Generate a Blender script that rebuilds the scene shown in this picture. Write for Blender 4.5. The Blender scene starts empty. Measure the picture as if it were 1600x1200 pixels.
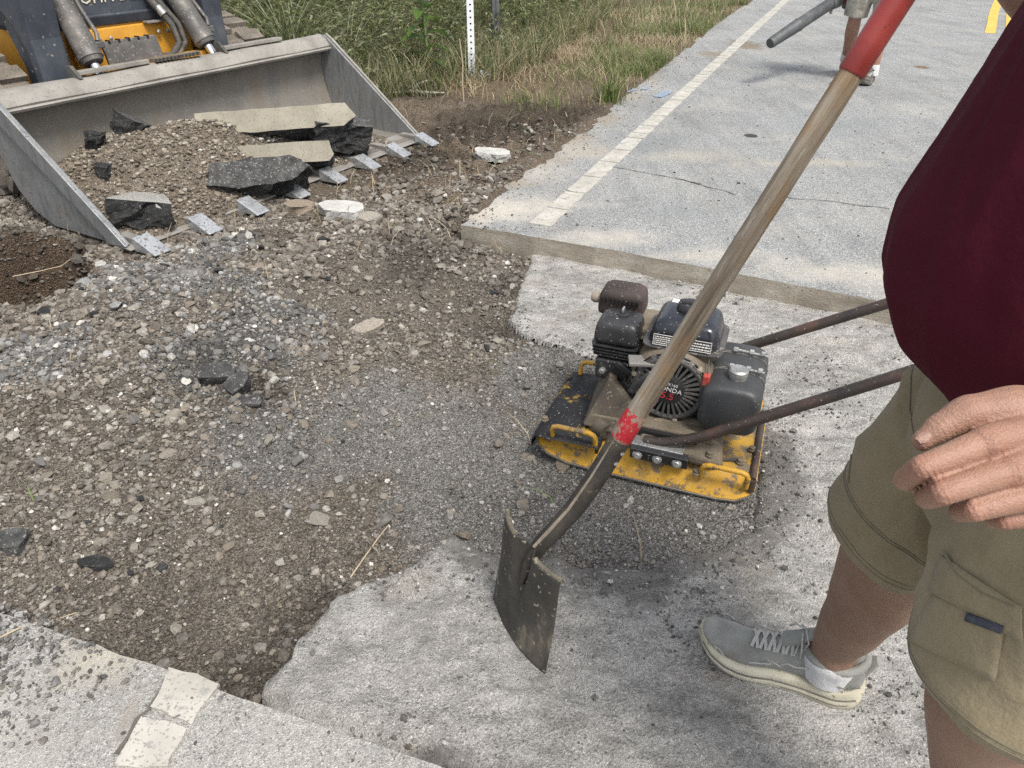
import bpy, bmesh, math, random
import numpy as np
from mathutils import Vector, Matrix

random.seed(7)
rng = np.random.default_rng(7)
SC = bpy.context.scene
COL = SC.collection
R = math.radians

# ------------------------------------------------------------------ camera
FPX, PITCH, CH = 1150.0, R(32.8), 1.30
cam = bpy.data.cameras.new("camera")
cam.sensor_width = 36.0
cam.lens = 36.0 * FPX / 1600.0
cam.clip_start = 0.02
cam.clip_end = 500.0
camo = bpy.data.objects.new("camera", cam)
camo.location = (0, 0, CH)
camo.rotation_euler = (R(90) - PITCH, 0, 0)
COL.objects.link(camo)
SC.camera = camo

# ------------------------------------------------------------------ sky, sun, exposure
SUN_EL, SUN_AZ = R(60), R(146)          # azimuth clockwise from +Y (sun to the right, a little behind)
w = bpy.data.worlds.new("World")
SC.world = w
w.use_nodes = True
nt = w.node_tree
bg = nt.nodes["Background"]
sky = nt.nodes.new("ShaderNodeTexSky")
sky.sky_type = 'NISHITA'
sky.sun_disc = False
sky.sun_elevation = SUN_EL
sky.sun_rotation = SUN_AZ
sky.dust_density = 3.0
sky.air_density = 1.0
sky.ozone_density = 1.0
hs = nt.nodes.new("ShaderNodeHueSaturation")       # a veil of thin cloud takes most of the blue out
hs.inputs["Saturation"].default_value = 0.32
nt.links.new(sky.outputs[0], hs.inputs["Color"])
nt.links.new(hs.outputs[0], bg.inputs["Color"])
bg.inputs["Strength"].default_value = 0.135
sl = bpy.data.lights.new("sun", 'SUN')
sl.energy = 1.95
sl.angle = R(15)
sl.color = (1.0, 0.94, 0.84)
so = bpy.data.objects.new("sun", sl)
sdir = Vector((math.sin(SUN_AZ) * math.cos(SUN_EL), math.cos(SUN_AZ) * math.cos(SUN_EL), math.sin(SUN_EL)))
so.rotation_euler = sdir.to_track_quat('Z', 'Y').to_euler()
so.location = (3, -2, 8)
COL.objects.link(so)
SC.view_settings.view_transform = 'Standard'
SC.view_settings.look = 'None'
SC.view_settings.gamma = 1.0
SC.view_settings.use_curve_mapping = False
SC.view_settings.exposure = 0.80
SC.render.engine = 'CYCLES'
SC.cycles.max_bounces = 5
SC.cycles.diffuse_bounces = 3
SC.cycles.glossy_bounces = 3
SC.cycles.transmission_bounces = 2
SC.cycles.use_denoising = False


# ------------------------------------------------------------------ helpers
def px(u, v, z=0.0):
    """the ground point (at height z) that the photograph shows at u, v"""
    a = (u - 800) / FPX
    b = (v - 600) / FPX
    dy = math.cos(PITCH) - b * math.sin(PITCH)
    dz = -math.sin(PITCH) - b * math.cos(PITCH)
    t = (z - CH) / dz
    return Vector((a * t, dy * t, z))


def pz(u, v, d):
    a = (u - 800) / FPX
    b = (v - 600) / FPX
    return Vector((a * d, (math.cos(PITCH) - b * math.sin(PITCH)) * d, CH + (-math.sin(PITCH) - b * math.cos(PITCH)) * d))


def tag(o, label=None, cat=None, group=None, kind=None):
    if label: o["label"] = label
    if cat: o["category"] = cat
    if group: o["group"] = group
    if kind: o["kind"] = kind
    return o


def thing(name, label, cat, loc=(0, 0, 0), rotz=0.0, group=None):
    o = bpy.data.objects.new(name, None)
    o.empty_display_size = 0.1
    o.location = loc
    o.rotation_euler = (0, 0, rotz)
    COL.objects.link(o)
    return tag(o, label, cat, group)


def link(name, me, mat=None, parent=None):
    o = bpy.data.objects.new(name, me)
    COL.objects.link(o)
    if mat is not None and len(me.materials) == 0:
        me.materials.append(mat)
    if parent is not None:
        o.parent = parent
    return o


def np_mesh(name, verts, faces, cols=None, smooth=False):
    """fast mesh from numpy arrays; faces (N,k) all of the same size"""
    verts = np.asarray(verts, np.float32)
    faces = np.asarray(faces, np.int32)
    me = bpy.data.meshes.new(name)
    n, k = faces.shape
    me.vertices.add(len(verts))
    me.vertices.foreach_set("co", verts.ravel())
    me.loops.add(n * k)
    me.loops.foreach_set("vertex_index", faces.ravel())
    me.polygons.add(n)
    me.polygons.foreach_set("loop_start", np.arange(0, n * k, k, dtype=np.int32))
    me.polygons.foreach_set("loop_total", np.full(n, k, np.int32))
    me.polygons.foreach_set("use_smooth", np.full(n, smooth, bool))
    if cols is not None:
        at = me.color_attributes.new("Col", 'FLOAT_COLOR', 'POINT')
        c4 = np.ones((len(verts), 4), np.float32)
        c4[:, :3] = cols
        at.data.foreach_set("color", c4.ravel())
    me.update(calc_edges=True)
    return me


class MB:
    """collects shapes, then links them as one mesh object"""
    def __init__(self, T=None):
        self.v, self.f, self.T = [], [], T

    def add(self, vs, fs):
        b = len(self.v)
        self.v += [tuple(self.T @ Vector(p)) if self.T else tuple(p) for p in vs]
        self.f += [tuple(i + b for i in f) for f in fs]
        return self

    def box(self, c, s, rot=None):
        hx, hy, hz = s[0] / 2, s[1] / 2, s[2] / 2
        vs = [Vector((x, y, z)) for x in (-hx, hx) for y in (-hy, hy) for z in (-hz, hz)]
        if rot is not None: vs = [rot @ p for p in vs]
        c = Vector(c)
        return self.add([p + c for p in vs], [(0, 1, 3, 2), (4, 6, 7, 5), (0, 4, 5, 1), (2, 3, 7, 6), (0, 2, 6, 4), (1, 5, 7, 3)])

    def loft(self, rings, cap=True, close=True):
        n = len(rings[0])
        vs = [p for r in rings for p in r]
        fs = []
        for i in range(len(rings) - 1):
            for j in range(n if close else n - 1):
                k = (j + 1) % n
                fs.append((i * n + j, i * n + k, (i + 1) * n + k, (i + 1) * n + j))
        if cap:
            fs.append(tuple(range(n - 1, -1, -1)))
            fs.append(tuple((len(rings) - 1) * n + j for j in range(n)))
        return self.add(vs, fs)

    def tube(self, path, rad, n=12, cap=True, flat=1.0, up=None):
        path = [Vector(p) for p in path]
        if not hasattr(rad, "__len__"): rad = [rad] * len(path)
        rings, prev = [], None
        for i, p in enumerate(path):
            t = (path[min(i + 1, len(path) - 1)] - path[max(i - 1, 0)]).normalized()
            if prev is None:
                a = Vector(up) if up is not None else (Vector((0, 0, 1)) if abs(t.z) < .9 else Vector((1, 0, 0)))
            else:
                a = prev
            a = (a - t * a.dot(t)).normalized()
            prev = a
            b = t.cross(a)
            rings.append([p + (a * math.cos(2 * math.pi * k / n) + b * (math.sin(2 * math.pi * k / n) * flat)) * rad[i] for k in range(n)])
        return self.loft(rings, cap)

    def cyl(self, a, b, r, n=16):
        return self.tube([a, b], r, n)

    def lathe(self, prof, T=None, n=24, cap=True):
        """prof: (radius, height) about local Z, moved by T"""
        T = T or Matrix()
        rings = [[T @ Vector((r * math.cos(2 * math.pi * k / n), r * math.sin(2 * math.pi * k / n), z)) for k in range(n)] for r, z in prof]
        return self.loft(rings, cap)

    def ball(self, c, r, n=14, sc=(1, 1, 1)):
        m = n // 2
        rings = []
        for i in range(1, m):
            th = math.pi * i / m
            rings.append([Vector(c) + Vector((r * sc[0] * math.sin(th) * math.cos(2 * math.pi * k / n), r * sc[1] * math.sin(th) * math.sin(2 * math.pi * k / n), r * sc[2] * math.cos(th))) for k in range(n)])
        return self.loft(rings)

    def prism(self, poly, mapper, d0, d1):
        """poly: 2D outline, mapper(a, b, d) -> 3D point, extruded between d0 and d1"""
        n = len(poly)
        vs = [mapper(a, b, d0) for a, b in poly] + [mapper(a, b, d1) for a, b in poly]
        fs = [tuple(range(n - 1, -1, -1)), tuple(range(n, 2 * n))]
        fs += [(i, (i + 1) % n, n + (i + 1) % n, n + i) for i in range(n)]
        return self.add(vs, fs)

    def rbox(self, c, s, e=0.35, top=1.0, n=28, m=8):
        """rounded box: superellipse rings, top = how much narrower the top is"""
        rings = []
        for i in range(m + 1):
            t = -1 + 2 * i / m
            k = (1 - abs(t) ** 5) ** (1 / 5) if abs(t) < 1 else 0.0
            k = max(k, .72)
            tt = 1 + (top - 1) * (t + 1) / 2
            ring = []
            for j in range(n):
                a = 2 * math.pi * j / n
                ca, sa = math.cos(a), math.sin(a)
                x = math.copysign(abs(ca) ** e, ca) * s[0] / 2 * k * tt
                y = math.copysign(abs(sa) ** e, sa) * s[1] / 2 * k * tt
                ring.append(Vector(c) + Vector((x, y, t * s[2] / 2)))
            rings.append(ring)
        return self.loft(rings)

    def mesh(self, name):
        me = bpy.data.meshes.new(name)
        me.from_pydata(self.v, [], self.f)
        me.update()
        bm = bmesh.new()
        bm.from_mesh(me)
        bmesh.ops.recalc_face_normals(bm, faces=bm.faces)
        bm.to_mesh(me)
        bm.free()
        return me

    def build(self, name, mat, parent=None, smooth=False, bevel=0.0, sub=0, angle=40):
        me = self.mesh(name)
        if smooth:
            me.polygons.foreach_set("use_smooth", [True] * len(me.polygons))
            try:
                me.set_sharp_from_angle(angle=R(angle))
            except Exception:
                pass
        o = link(name, me, mat, parent)
        if bevel:
            m = o.modifiers.new("bevel", 'BEVEL')
            m.width = bevel
            m.segments = 2
            m.limit_method = 'ANGLE'
        if sub:
            m = o.modifiers.new("sub", 'SUBSURF')
            m.levels = m.render_levels = sub
        return o


def remeshed(mb, voxel, smooth=6, name="body", mat=None, parent=None, disp=None):
    """one continuous skin round overlapping shells"""
    me = mb.mesh("tmp")
    o = bpy.data.objects.new("tmp", me)
    COL.objects.link(o)
    m = o.modifiers.new("r", 'REMESH')
    m.mode = 'VOXEL'
    m.voxel_size = voxel
    m.use_smooth_shade = True
    if smooth:
        s = o.modifiers.new("s", 'SMOOTH')
        s.factor = 0.5
        s.iterations = smooth
    dg = bpy.context.evaluated_depsgraph_get()
    out = bpy.data.meshes.new_from_object(o.evaluated_get(dg))
    bpy.data.objects.remove(o)
    bpy.data.meshes.remove(me)
    out.name = name
    out.polygons.foreach_set("use_smooth", [True] * len(out.polygons))
    if disp is not None:
        n = len(out.vertices)
        co = np.empty(n * 3, np.float32)
        no = np.empty(n * 3, np.float32)
        out.vertices.foreach_get("co", co)
        out.vertex_normals.foreach_get("vector", no)
        co = co.reshape(-1, 3)
        no = no.reshape(-1, 3)
        co += no * disp(co)[:, None]
        out.vertices.foreach_set("co", co.ravel())
        out.update()
    out.materials.clear()
    return out if mat is None else link(name, out, mat, parent)


def text_mesh(body, size, name, mat, parent, M4, extrude=0.0008, align='CENTER'):
    """each letter a mesh of its own, set out as one word"""
    def one(txt):
        cu = bpy.data.curves.new("t", 'FONT')
        cu.body = txt
        cu.size = size
        cu.extrude = extrude
        cu.resolution_u = 2
        o = bpy.data.objects.new("t", cu)
        COL.objects.link(o)
        me = bpy.data.meshes.new_from_object(o.evaluated_get(bpy.context.evaluated_depsgraph_get()))
        bpy.data.objects.remove(o)
        bpy.data.curves.remove(cu)
        return me
    x_of = lambda me: max(v.co.x for v in me.vertices)
    full = one(body)
    shift = -x_of(full) / 2 if align == 'CENTER' else 0.0
    for i, ch in enumerate(body):
        if ch == ' ': continue
        me = one(ch)
        dx = x_of(one(body[:i + 1])) - x_of(me)
        me.transform(M4 @ Matrix.Translation((dx + shift, 0, 0)))
        me.name = name
        me.materials.clear()
        link("letter", me, mat, parent)


# ---- numpy noise
def _h(ix, iy, seed):
    n = (ix.astype(np.int64) * 374761393 + iy.astype(np.int64) * 668265263 + seed * 144269504) & 0xffffffff
    n = ((n ^ (n >> 13)) * 1274126177) & 0xffffffff
    n = n ^ (n >> 16)
    return (n & 0xffff) / 65535.0


def vn(x, y, seed=0):
    ix, iy = np.floor(x), np.floor(y)
    fx, fy = x - ix, y - iy
    fx = fx * fx * (3 - 2 * fx)
    fy = fy * fy * (3 - 2 * fy)
    a = _h(ix, iy, seed); b = _h(ix + 1, iy, seed); c = _h(ix, iy + 1, seed); d = _h(ix + 1, iy + 1, seed)
    return (a + (b - a) * fx) * (1 - fy) + (c + (d - c) * fx) * fy


def fbm(x, y, scale, octv=4, seed=0, gain=0.5):
    s, a, t = 0, 1.0, 0
    for i in range(octv):
        s = s + a * (vn(x / scale * 2 ** i + 17.3 * i, y / scale * 2 ** i - 9.1 * i, seed + i) - 0.5)
        t += a
        a *= gain
    return s / t * 2


def sstep(a, b, x):
    t = np.clip((x - a) / (b - a), 0, 1)
    return t * t * (3 - 2 * t)


def sdist(poly, x, y):
    """signed distance to a polygon, positive inside"""
    x = np.asarray(x, float); y = np.asarray(y, float)
    d = np.full(x.shape, 1e9)
    ins = np.zeros(x.shape, bool)
    n = len(poly)
    for i in range(n):
        ax, ay = poly[i][0], poly[i][1]
        bx, by = poly[(i + 1) % n][0], poly[(i + 1) % n][1]
        ex, ey = bx - ax, by - ay
        t = np.clip(((x - ax) * ex + (y - ay) * ey) / (ex * ex + ey * ey + 1e-12), 0, 1)
        d = np.minimum(d, np.hypot(x - ax - t * ex, y - ay - t * ey))
        c = ((ay > y) != (by > y)) & (x < (bx - ax) * (y - ay) / (by - ay + 1e-12) + ax)
        ins ^= c
    return np.where(ins, d, -d)
# ------------------------------------------------------------------ materials
class NB:
    def __init__(self, name):
        self.m = bpy.data.materials.new(name)
        self.m.use_nodes = True
        self.t = self.m.node_tree
        self.p = self.t.nodes["Principled BSDF"]
        self.tc = self.t.nodes.new("ShaderNodeTexCoord").outputs["Object"]

    def n(self, typ, **kw):
        nd = self.t.nodes.new(typ)
        for k, v in kw.items():
            setattr(nd, k, v)
        return nd

    def l(self, a, b):
        self.t.links.new(a, b)

    def noise(self, scale, detail=4, rough=.55, vec=None, stretch=None):
        nd = self.n("ShaderNodeTexNoise")
        nd.inputs["Scale"].default_value = scale
        nd.inputs["Detail"].default_value = detail
        nd.inputs["Roughness"].default_value = rough
        v = vec or self.tc
        if stretch:
            mp = self.n("ShaderNodeMapping")
            mp.inputs["Scale"].default_value = stretch[:3]
            if len(stretch) > 3: mp.inputs["Rotation"].default_value = (0, 0, stretch[3])
            self.l(v, mp.inputs[0])
            v = mp.outputs[0]
        self.l(v, nd.inputs["Vector"])
        return nd.outputs[0]

    def voro(self, scale, feature='F1', out=0, rnd=1.0):
        nd = self.n("ShaderNodeTexVoronoi", feature=feature)
        nd.inputs["Scale"].default_value = scale
        nd.inputs["Randomness"].default_value = rnd
        self.l(self.tc, nd.inputs["Vector"])
        return nd.outputs[out]

    def ramp(self, fac, stops, interp='LINEAR'):
        nd = self.n("ShaderNodeValToRGB")
        cr = nd.color_ramp
        cr.interpolation = interp
        while len(cr.elements) < len(stops): cr.elements.new(.5)
        for e, (p, c) in zip(cr.elements, stops):
            e.position = p
            if not hasattr(c, "__len__"): c = (c, c, c)
            e.color = (*c[:3], 1)
        self.l(fac, nd.inputs[0])
        return nd.outputs[0]

    def mix(self, fac, a, b, mode='MIX'):
        nd = self.n("ShaderNodeMix", data_type='RGBA', blend_type=mode)
        for s, v in ((nd.inputs[0], fac), (nd.inputs[6], a), (nd.inputs[7], b)):
            if isinstance(v, bpy.types.NodeSocket): self.l(v, s)
            elif hasattr(v, "__len__"): s.default_value = (*v[:3], 1)
            else: s.default_value = v
        return nd.outputs[2]

    def math(self, op, a, b=0.0, c=None):
        nd = self.n("ShaderNodeMath", operation=op)
        for i, v in enumerate((a, b) if c is None else (a, b, c)):
            if isinstance(v, bpy.types.NodeSocket): self.l(v, nd.inputs[i])
            else: nd.inputs[i].default_value = v
        return nd.outputs[0]

    def bump(self, h, strength=.5, dist=.005, prev=None):
        nd = self.n("ShaderNodeBump")
        nd.inputs["Strength"].default_value = strength
        nd.inputs["Distance"].default_value = dist
        self.l(h, nd.inputs["Height"])
        if prev is not None: self.l(prev, nd.inputs["Normal"])
        return nd.outputs[0]

    def done(self, col, rough=.8, normal=None, metal=0.0, spec=None):
        for key, v in (("Base Color", col), ("Roughness", rough), ("Metallic", metal)):
            if isinstance(v, bpy.types.NodeSocket): self.l(v, self.p.inputs[key])
            elif hasattr(v, "__len__"): self.p.inputs[key].default_value = (*v[:3], 1)
            else: self.p.inputs[key].default_value = v
        if spec is not None: self.p.inputs["Specular IOR Level"].default_value = spec
        if normal is not None: self.l(normal, self.p.inputs["Normal"])
        return self.m


def worn(name, a, b, c=None, scale=12, spk=None, spk_scale=180, spk_t=.68, rough=(.5, .8), metal=0.0, bump=.25, bd=.003, wear=None, wear_c=None, wear_t=.6, wear_s=9, stretch=None, spec=None):
    """painted or bare surface with blotches a..b..c, fine specks and worn patches"""
    n = NB(name)
    f = n.noise(scale, 5, .6, stretch=stretch)
    stops = [(.3, a), (.55, b)] + ([(.75, c)] if c else [])
    col = n.ramp(f, stops)
    if wear_c is not None:
        wn = n.noise(wear_s, 6, .7, stretch=stretch)
        col = n.mix(n.ramp(wn, [(wear_t, 0), (wear_t + .05, 1)]), col, wear_c)
    if spk is not None:
        s = n.noise(spk_scale, 2, .5)
        col = n.mix(n.ramp(s, [(spk_t, 0), (spk_t + .04, 1)]), col, spk)
    r = n.ramp(n.noise(scale * 2.3, 4), [(.3, rough[0]), (.7, rough[1])])
    h = n.noise(scale * 12, 4, .6, stretch=stretch)
    return n.done(col, r, n.bump(h, bump, bd), metal, spec)


MT = {}

def m_ground():
    n = NB("soil")
    at = n.n("ShaderNodeAttribute", attribute_name="Col")
    base = at.outputs["Color"]
    f = n.noise(55, 6, .7)
    base = n.mix(1.0, base, n.ramp(f, [(.25, .45), (.5, .95), (.8, 1.5)]), 'MULTIPLY')
    sp = n.voro(210, out=1)
    spg = n.n("ShaderNodeRGBToBW")
    n.l(sp, spg.inputs[0])
    base = n.mix(1.0, base, n.ramp(spg.outputs[0], [(.2, .7), (.5, 1.0), (.8, 1.4)]), 'MULTIPLY')
    base = n.mix(1.0, base, n.ramp(n.noise(190, 4, .7), [(.3, .5), (.5, 1.0), (.7, 1.45)]), 'MULTIPLY')
    f2 = n.noise(330, 3)
    base = n.mix(n.ramp(f2, [(.69, 0), (.72, .7)]), base, (.42, .39, .34))
    h1 = n.bump(n.noise(28, 8, .72), 1.0, .02)
    h2 = n.bump(n.voro(150), 1.0, .009, h1)
    return n.done(base, .95, h2, spec=.2)


def m_stone(attr=True):
    n = NB("crushed_stone" if attr else "loose_stone")
    if attr:
        base = n.n("ShaderNodeAttribute", attribute_name="Col").outputs["Color"]
    else:
        oi = n.n("ShaderNodeObjectInfo")
        base = n.ramp(oi.outputs["Random"], [(0, (.16, .135, .105)), (.22, (.25, .22, .18)), (.45, (.19, .182, .172)), (.62, (.33, .30, .255)), (.8, (.23, .19, .145)), (.93, (.42, .40, .36)), (1, (.07, .07, .07))])
    f = n.noise(140, 5, .65)
    base = n.mix(1.0, base, n.ramp(f, [(.3, .55), (.55, 1.0), (.75, 1.35)]), 'MULTIPLY')
    return n.done(base, .88, n.bump(n.noise(180, 4), .7, .004), spec=.25)


def asphalt(name, dark, mid, light, dust, dust_amt=.5, agg=320, extra=None):
    n = NB(name)
    v = n.voro(agg, out=1)
    sep = n.n("ShaderNodeSeparateColor")
    n.l(v, sep.inputs[0])
    col = n.ramp(sep.outputs[0], [(0, tuple(q * .6 for q in dark)), (.2, dark), (.38, mid), (.66, mid), (.84, light), (1, tuple(min(1, q * 1.35) for q in light))])
    big = n.noise(1.3, 6, .62)
    col = n.mix(1.0, col, n.ramp(big, [(.3, .82), (.5, 1.0), (.7, 1.1)]), 'MULTIPLY')
    fine = n.noise(70, 5, .7)
    col = n.mix(1.0, col, n.ramp(fine, [(.3, .78), (.6, 1.06), (.8, 1.2)]), 'MULTIPLY')
    col = n.mix(n.ramp(n.noise(2.1, 6, .65), [(.50, 0), (.66, dust_amt)]), col, dust)
    tyre = n.noise(2.6, 6, .7, stretch=(3.0, .35, 1, R(23)))
    col = n.mix(1.0, col, n.ramp(tyre, [(.35, .86), (.5, 1.0), (.65, 1.07)]), 'MULTIPLY')
    if extra: col = extra(n, col)
    h = n.bump(n.voro(agg), .55, .004, n.bump(n.noise(40, 6, .7), .35, .01))
    return n.done(col, .92, h, spec=.25)


def spot(n, col, cx, cy, rx, ry, c, fuzz=.5, scale=30, soft=.15, amt=1.0):
    """a stain with its own shape on a surface, in metres on the ground"""
    sx = n.n("ShaderNodeSeparateXYZ")
    n.l(n.tc, sx.inputs[0])
    wob = n.math('MULTIPLY', n.math('SUBTRACT', n.noise(scale, 3), .5), fuzz * 2)
    dx = n.math('DIVIDE', n.math('SUBTRACT', sx.outputs[0], cx), rx)
    dy = n.math('DIVIDE', n.math('SUBTRACT', sx.outputs[1], cy), ry)
    d = n.math('ADD', n.math('SQRT', n.math('ADD', n.math('MULTIPLY', dx, dx), n.math('MULTIPLY', dy, dy))), wob)
    return n.mix(n.ramp(d, [(1.0 - soft, amt), (1.0, 0)]), col, c)


def far_extra(n, col):
    p = px(1173, 212); col = spot(n, col, p.x, p.y, .05, .055, (.05, .05, .052), .3)
    p = px(1440, 105); col = spot(n, col, p.x, p.y, .07, .09, (.16, .12, .08), .4)
    p = px(1165, 70); col = spot(n, col, p.x, p.y, .22, .45, (.17, .14, .10), .75, 9, .5, .8)
    p = px(1120, 85); col = spot(n, col, p.x, p.y, .25, .3, (.20, .165, .12), .85, 12, .6, .7)
    p = px(1260, 255); col = spot(n, col, p.x, p.y, .55, .12, (.40, .36, .29), .8, 7, .9, .55)
    p = px(1080, 245); col = spot(n, col, p.x, p.y, .45, .18, (.42, .39, .32), .8, 6, .9, .5)
    for u, v, rx, ry, a_ in ((800, 285, .2, .16, .9), (850, 250, .2, .2, .9), (900, 215, .2, .25, .9), (940, 185, .22, .3, .85), (975, 150, .2, .35, .75), (1010, 122, .2, .4, .6), (745, 335, .15, .15, .9)):
        p = px(u, v); col = spot(n, col, p.x, p.y, rx, ry, (.27, .235, .185), .8, 14, .9, a_)
    for u, v, rx, ry, a_ in ((790, 325, .35, .28, .85), (760, 330, .2, .2, .6), (940, 372, .35, .16, .7), (1120, 400, .4, .14, .6), (1290, 425, .4, .14, .6), (1390, 440, .3, .2, .6), (850, 270, .25, .3, .5), (880, 320, .3, .12, .4)):
        p = px(u, v); col = spot(n, col, p.x, p.y, rx, ry, (.47, .44, .385), .75, 10, .95, a_)
    for u, v, rx, ry, a_ in ((1010, 225, .5, .3, .35), (1300, 190, .8, .5, .4), (1080, 330, .35, .12, .35)):
        p = px(u, v); col = spot(n, col, p.x, p.y, rx, ry, (.20, .215, .225), .8, 6, .95, a_)
    p = px(900, 235); col = spot(n, col, p.x, p.y, .35, .3, (.38, .34, .28), .8, 8, .9, .7)
    return col


def near_extra(n, col):
    d = n.noise(75, 2, .5)
    col = n.mix(n.ramp(d, [(.685, 0), (.71, .8)]), col, (.17, .165, .155))
    d = n.noise(130, 2, .5)
    col = n.mix(n.ramp(d, [(.69, 0), (.71, .9)]), col, (.50, .49, .47))
    p = px(150, 1030); col = spot(n, col, p.x, p.y, .13, .09, (.44, .40, .33), .8, 14, .9, .6)
    p = px(200, 1120); col = spot(n, col, p.x, p.y, .02, .07, (.27, .25, .22), .5, 30, .6, .7)
    return col


def m_milled():
    n = NB("milled_asphalt")
    v = n.voro(260, out=1)
    sep = n.n("ShaderNodeSeparateColor")
    n.l(v, sep.inputs[0])
    col = n.ramp(sep.outputs[0], [(0, (.19, .185, .173)), (.22, (.305, .297, .28)), (.72, (.35, .342, .324)), (.9, (.41, .402, .384)), (1, (.52, .51, .49))])
    streak = n.noise(6.5, 9, .74, stretch=(1, 1.35, 1, R(-25)))
    col = n.mix(n.ramp(streak, [(.50, 0), (.66, .7)]), col, (.45, .44, .42))
    dk = n.noise(3.4, 9, .78)
    col = n.mix(n.ramp(dk, [(.50, 0), (.60, .6)]), col, (.19, .184, .172))
    edge = n.n("ShaderNodeAttribute", attribute_name="Col").outputs["Color"]
    em = n.math('ADD', n.math('MULTIPLY', edge, 1.0), n.math('MULTIPLY', n.math('SUBTRACT', n.noise(38, 5, .7), .5), 1.3))
    col = n.mix(n.ramp(em, [(.35, 0), (.75, .92)]), col, (.165, .158, .148))
    dots = n.noise(62, 3, .6)
    col = n.mix(n.ramp(dots, [(.69, 0), (.72, .7)]), col, (.07, .068, .066))
    rake = n.noise(13, 7, .72, stretch=(1, 2.6, 1, R(-52)))
    col = n.mix(1.0, col, n.ramp(rake, [(.36, .72), (.5, 1.0), (.64, 1.16)]), 'MULTIPLY')
    br = n.noise(3.1, 5, .6)
    col = n.mix(n.ramp(br, [(.55, 0), (.72, .35)]), col, (.30, .25, .19))
    scr = n.noise(16, 6, .7, stretch=(1, 3.2, 1, R(-62)))
    col = n.mix(n.ramp(scr, [(.60, 0), (.72, .6)]), col, (.55, .54, .52))
    h = n.bump(n.voro(210), .7, .004, n.bump(rake, .35, .006, n.bump(n.noise(30, 8, .75), .8, .014)))
    return n.done(col, .95, h, spec=.2)


def m_leaf(name, trans=.35):
    n = NB(name)
    base = n.n("ShaderNodeAttribute", attribute_name="Col").outputs["Color"]
    n.done(base, .6, spec=.3)
    tr = n.n("ShaderNodeBsdfTranslucent")
    n.l(base, tr.inputs[0])
    mx = n.n("ShaderNodeMixShader")
    mx.inputs[0].default_value = trans
    n.l(n.p.outputs[0], mx.inputs[1])
    n.l(tr.outputs[0], mx.inputs[2])
    n.l(mx.outputs[0], n.t.nodes["Material Output"].inputs[0])
    return n.m


def m_skin(name, a, b, c, tint=False):
    n = NB(name)
    col = n.ramp(n.noise(14, 5, .6), [(.3, a), (.5, b), (.7, c)])
    if tint: col = n.mix(1.0, col, n.n("ShaderNodeAttribute", attribute_name="Col").outputs["Color"], 'MULTIPLY')
    col = n.mix(n.ramp(n.noise(160, 3), [(.62, 0), (.72, .35)]), col, tuple(q * .6 for q in a))
    h = n.bump(n.voro(520), .35, .0012, n.bump(n.noise(90, 6, .7), .45, .003))
    m = n.done(col, .52, h, spec=.4)
    n.p.inputs["Subsurface Weight"].default_value = .12
    n.p.inputs["Subsurface Radius"].default_value = (.012, .005, .003)
    return m


def m_fabric(name, a, b, c, weave=900, rough=.95, blot=5, wr=.5, sheen=0.2):
    n = NB(name)
    col = n.ramp(n.noise(blot, 6, .65), [(.3, a), (.5, b), (.72, c)])
    col = n.mix(1.0, col, n.ramp(n.noise(weave, 2), [(.3, .86), (.7, 1.12)]), 'MULTIPLY')
    wrk = n.noise(13, 5, .55, stretch=(1, 1, .8))
    h = n.bump(n.noise(weave, 2), .25, .0006, n.bump(wrk, wr, .02))
    m = n.done(col, rough, h, spec=.15)
    n.p.inputs["Sheen Weight"].default_value = sheen
    return m


def m_wood():
    n = NB("worn_ash_wood")
    at = n.tc
    g = n.noise(55, 6, .65, stretch=(1, 1, .06))
    col = n.ramp(g, [(.28, (.075, .055, .038)), (.42, (.19, .15, .108)), (.56, (.32, .275, .215)), (.75, (.42, .375, .31))])
    o = n.noise(13, 5, .6, stretch=(1, 1, .35))
    col = n.mix(n.ramp(o, [(.48, 0), (.62, .7)]), col, (.29, .16, .06))
    sc_ = n.noise(90, 5, .7, stretch=(1, 1, .12))
    col = n.mix(n.ramp(sc_, [(.58, 0), (.68, .6)]), col, (.46, .42, .36))
    d = n.noise(22, 6, .7, stretch=(1, 1, .3))
    col = n.mix(n.ramp(d, [(.60, 0), (.72, .7)]), col, (.085, .06, .04))
    return n.done(col, .72, n.bump(g, .5, .003), spec=.3)


def m_edgepaint(name, c1, c2, t=.5, scale=16, dirt=(.10, .085, .07)):
    """paint worn through to what lies under it"""
    n = NB(name)
    f = n.noise(scale, 8, .72)
    col = n.mix(n.ramp(f, [(t, 0), (t + .05, 1)]), c1, c2)
    col = n.mix(n.ramp(n.noise(7, 5, .6), [(.48, 0), (.7, .6)]), col, dirt)
    col = n.mix(n.ramp(n.noise(190, 2), [(.68, 0), (.72, .9)]), col, (.45, .43, .40))
    return n.done(col, n.ramp(n.noise(20, 4), [(.3, .45), (.7, .85)]), n.bump(f, .3, .002), spec=.4)


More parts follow.
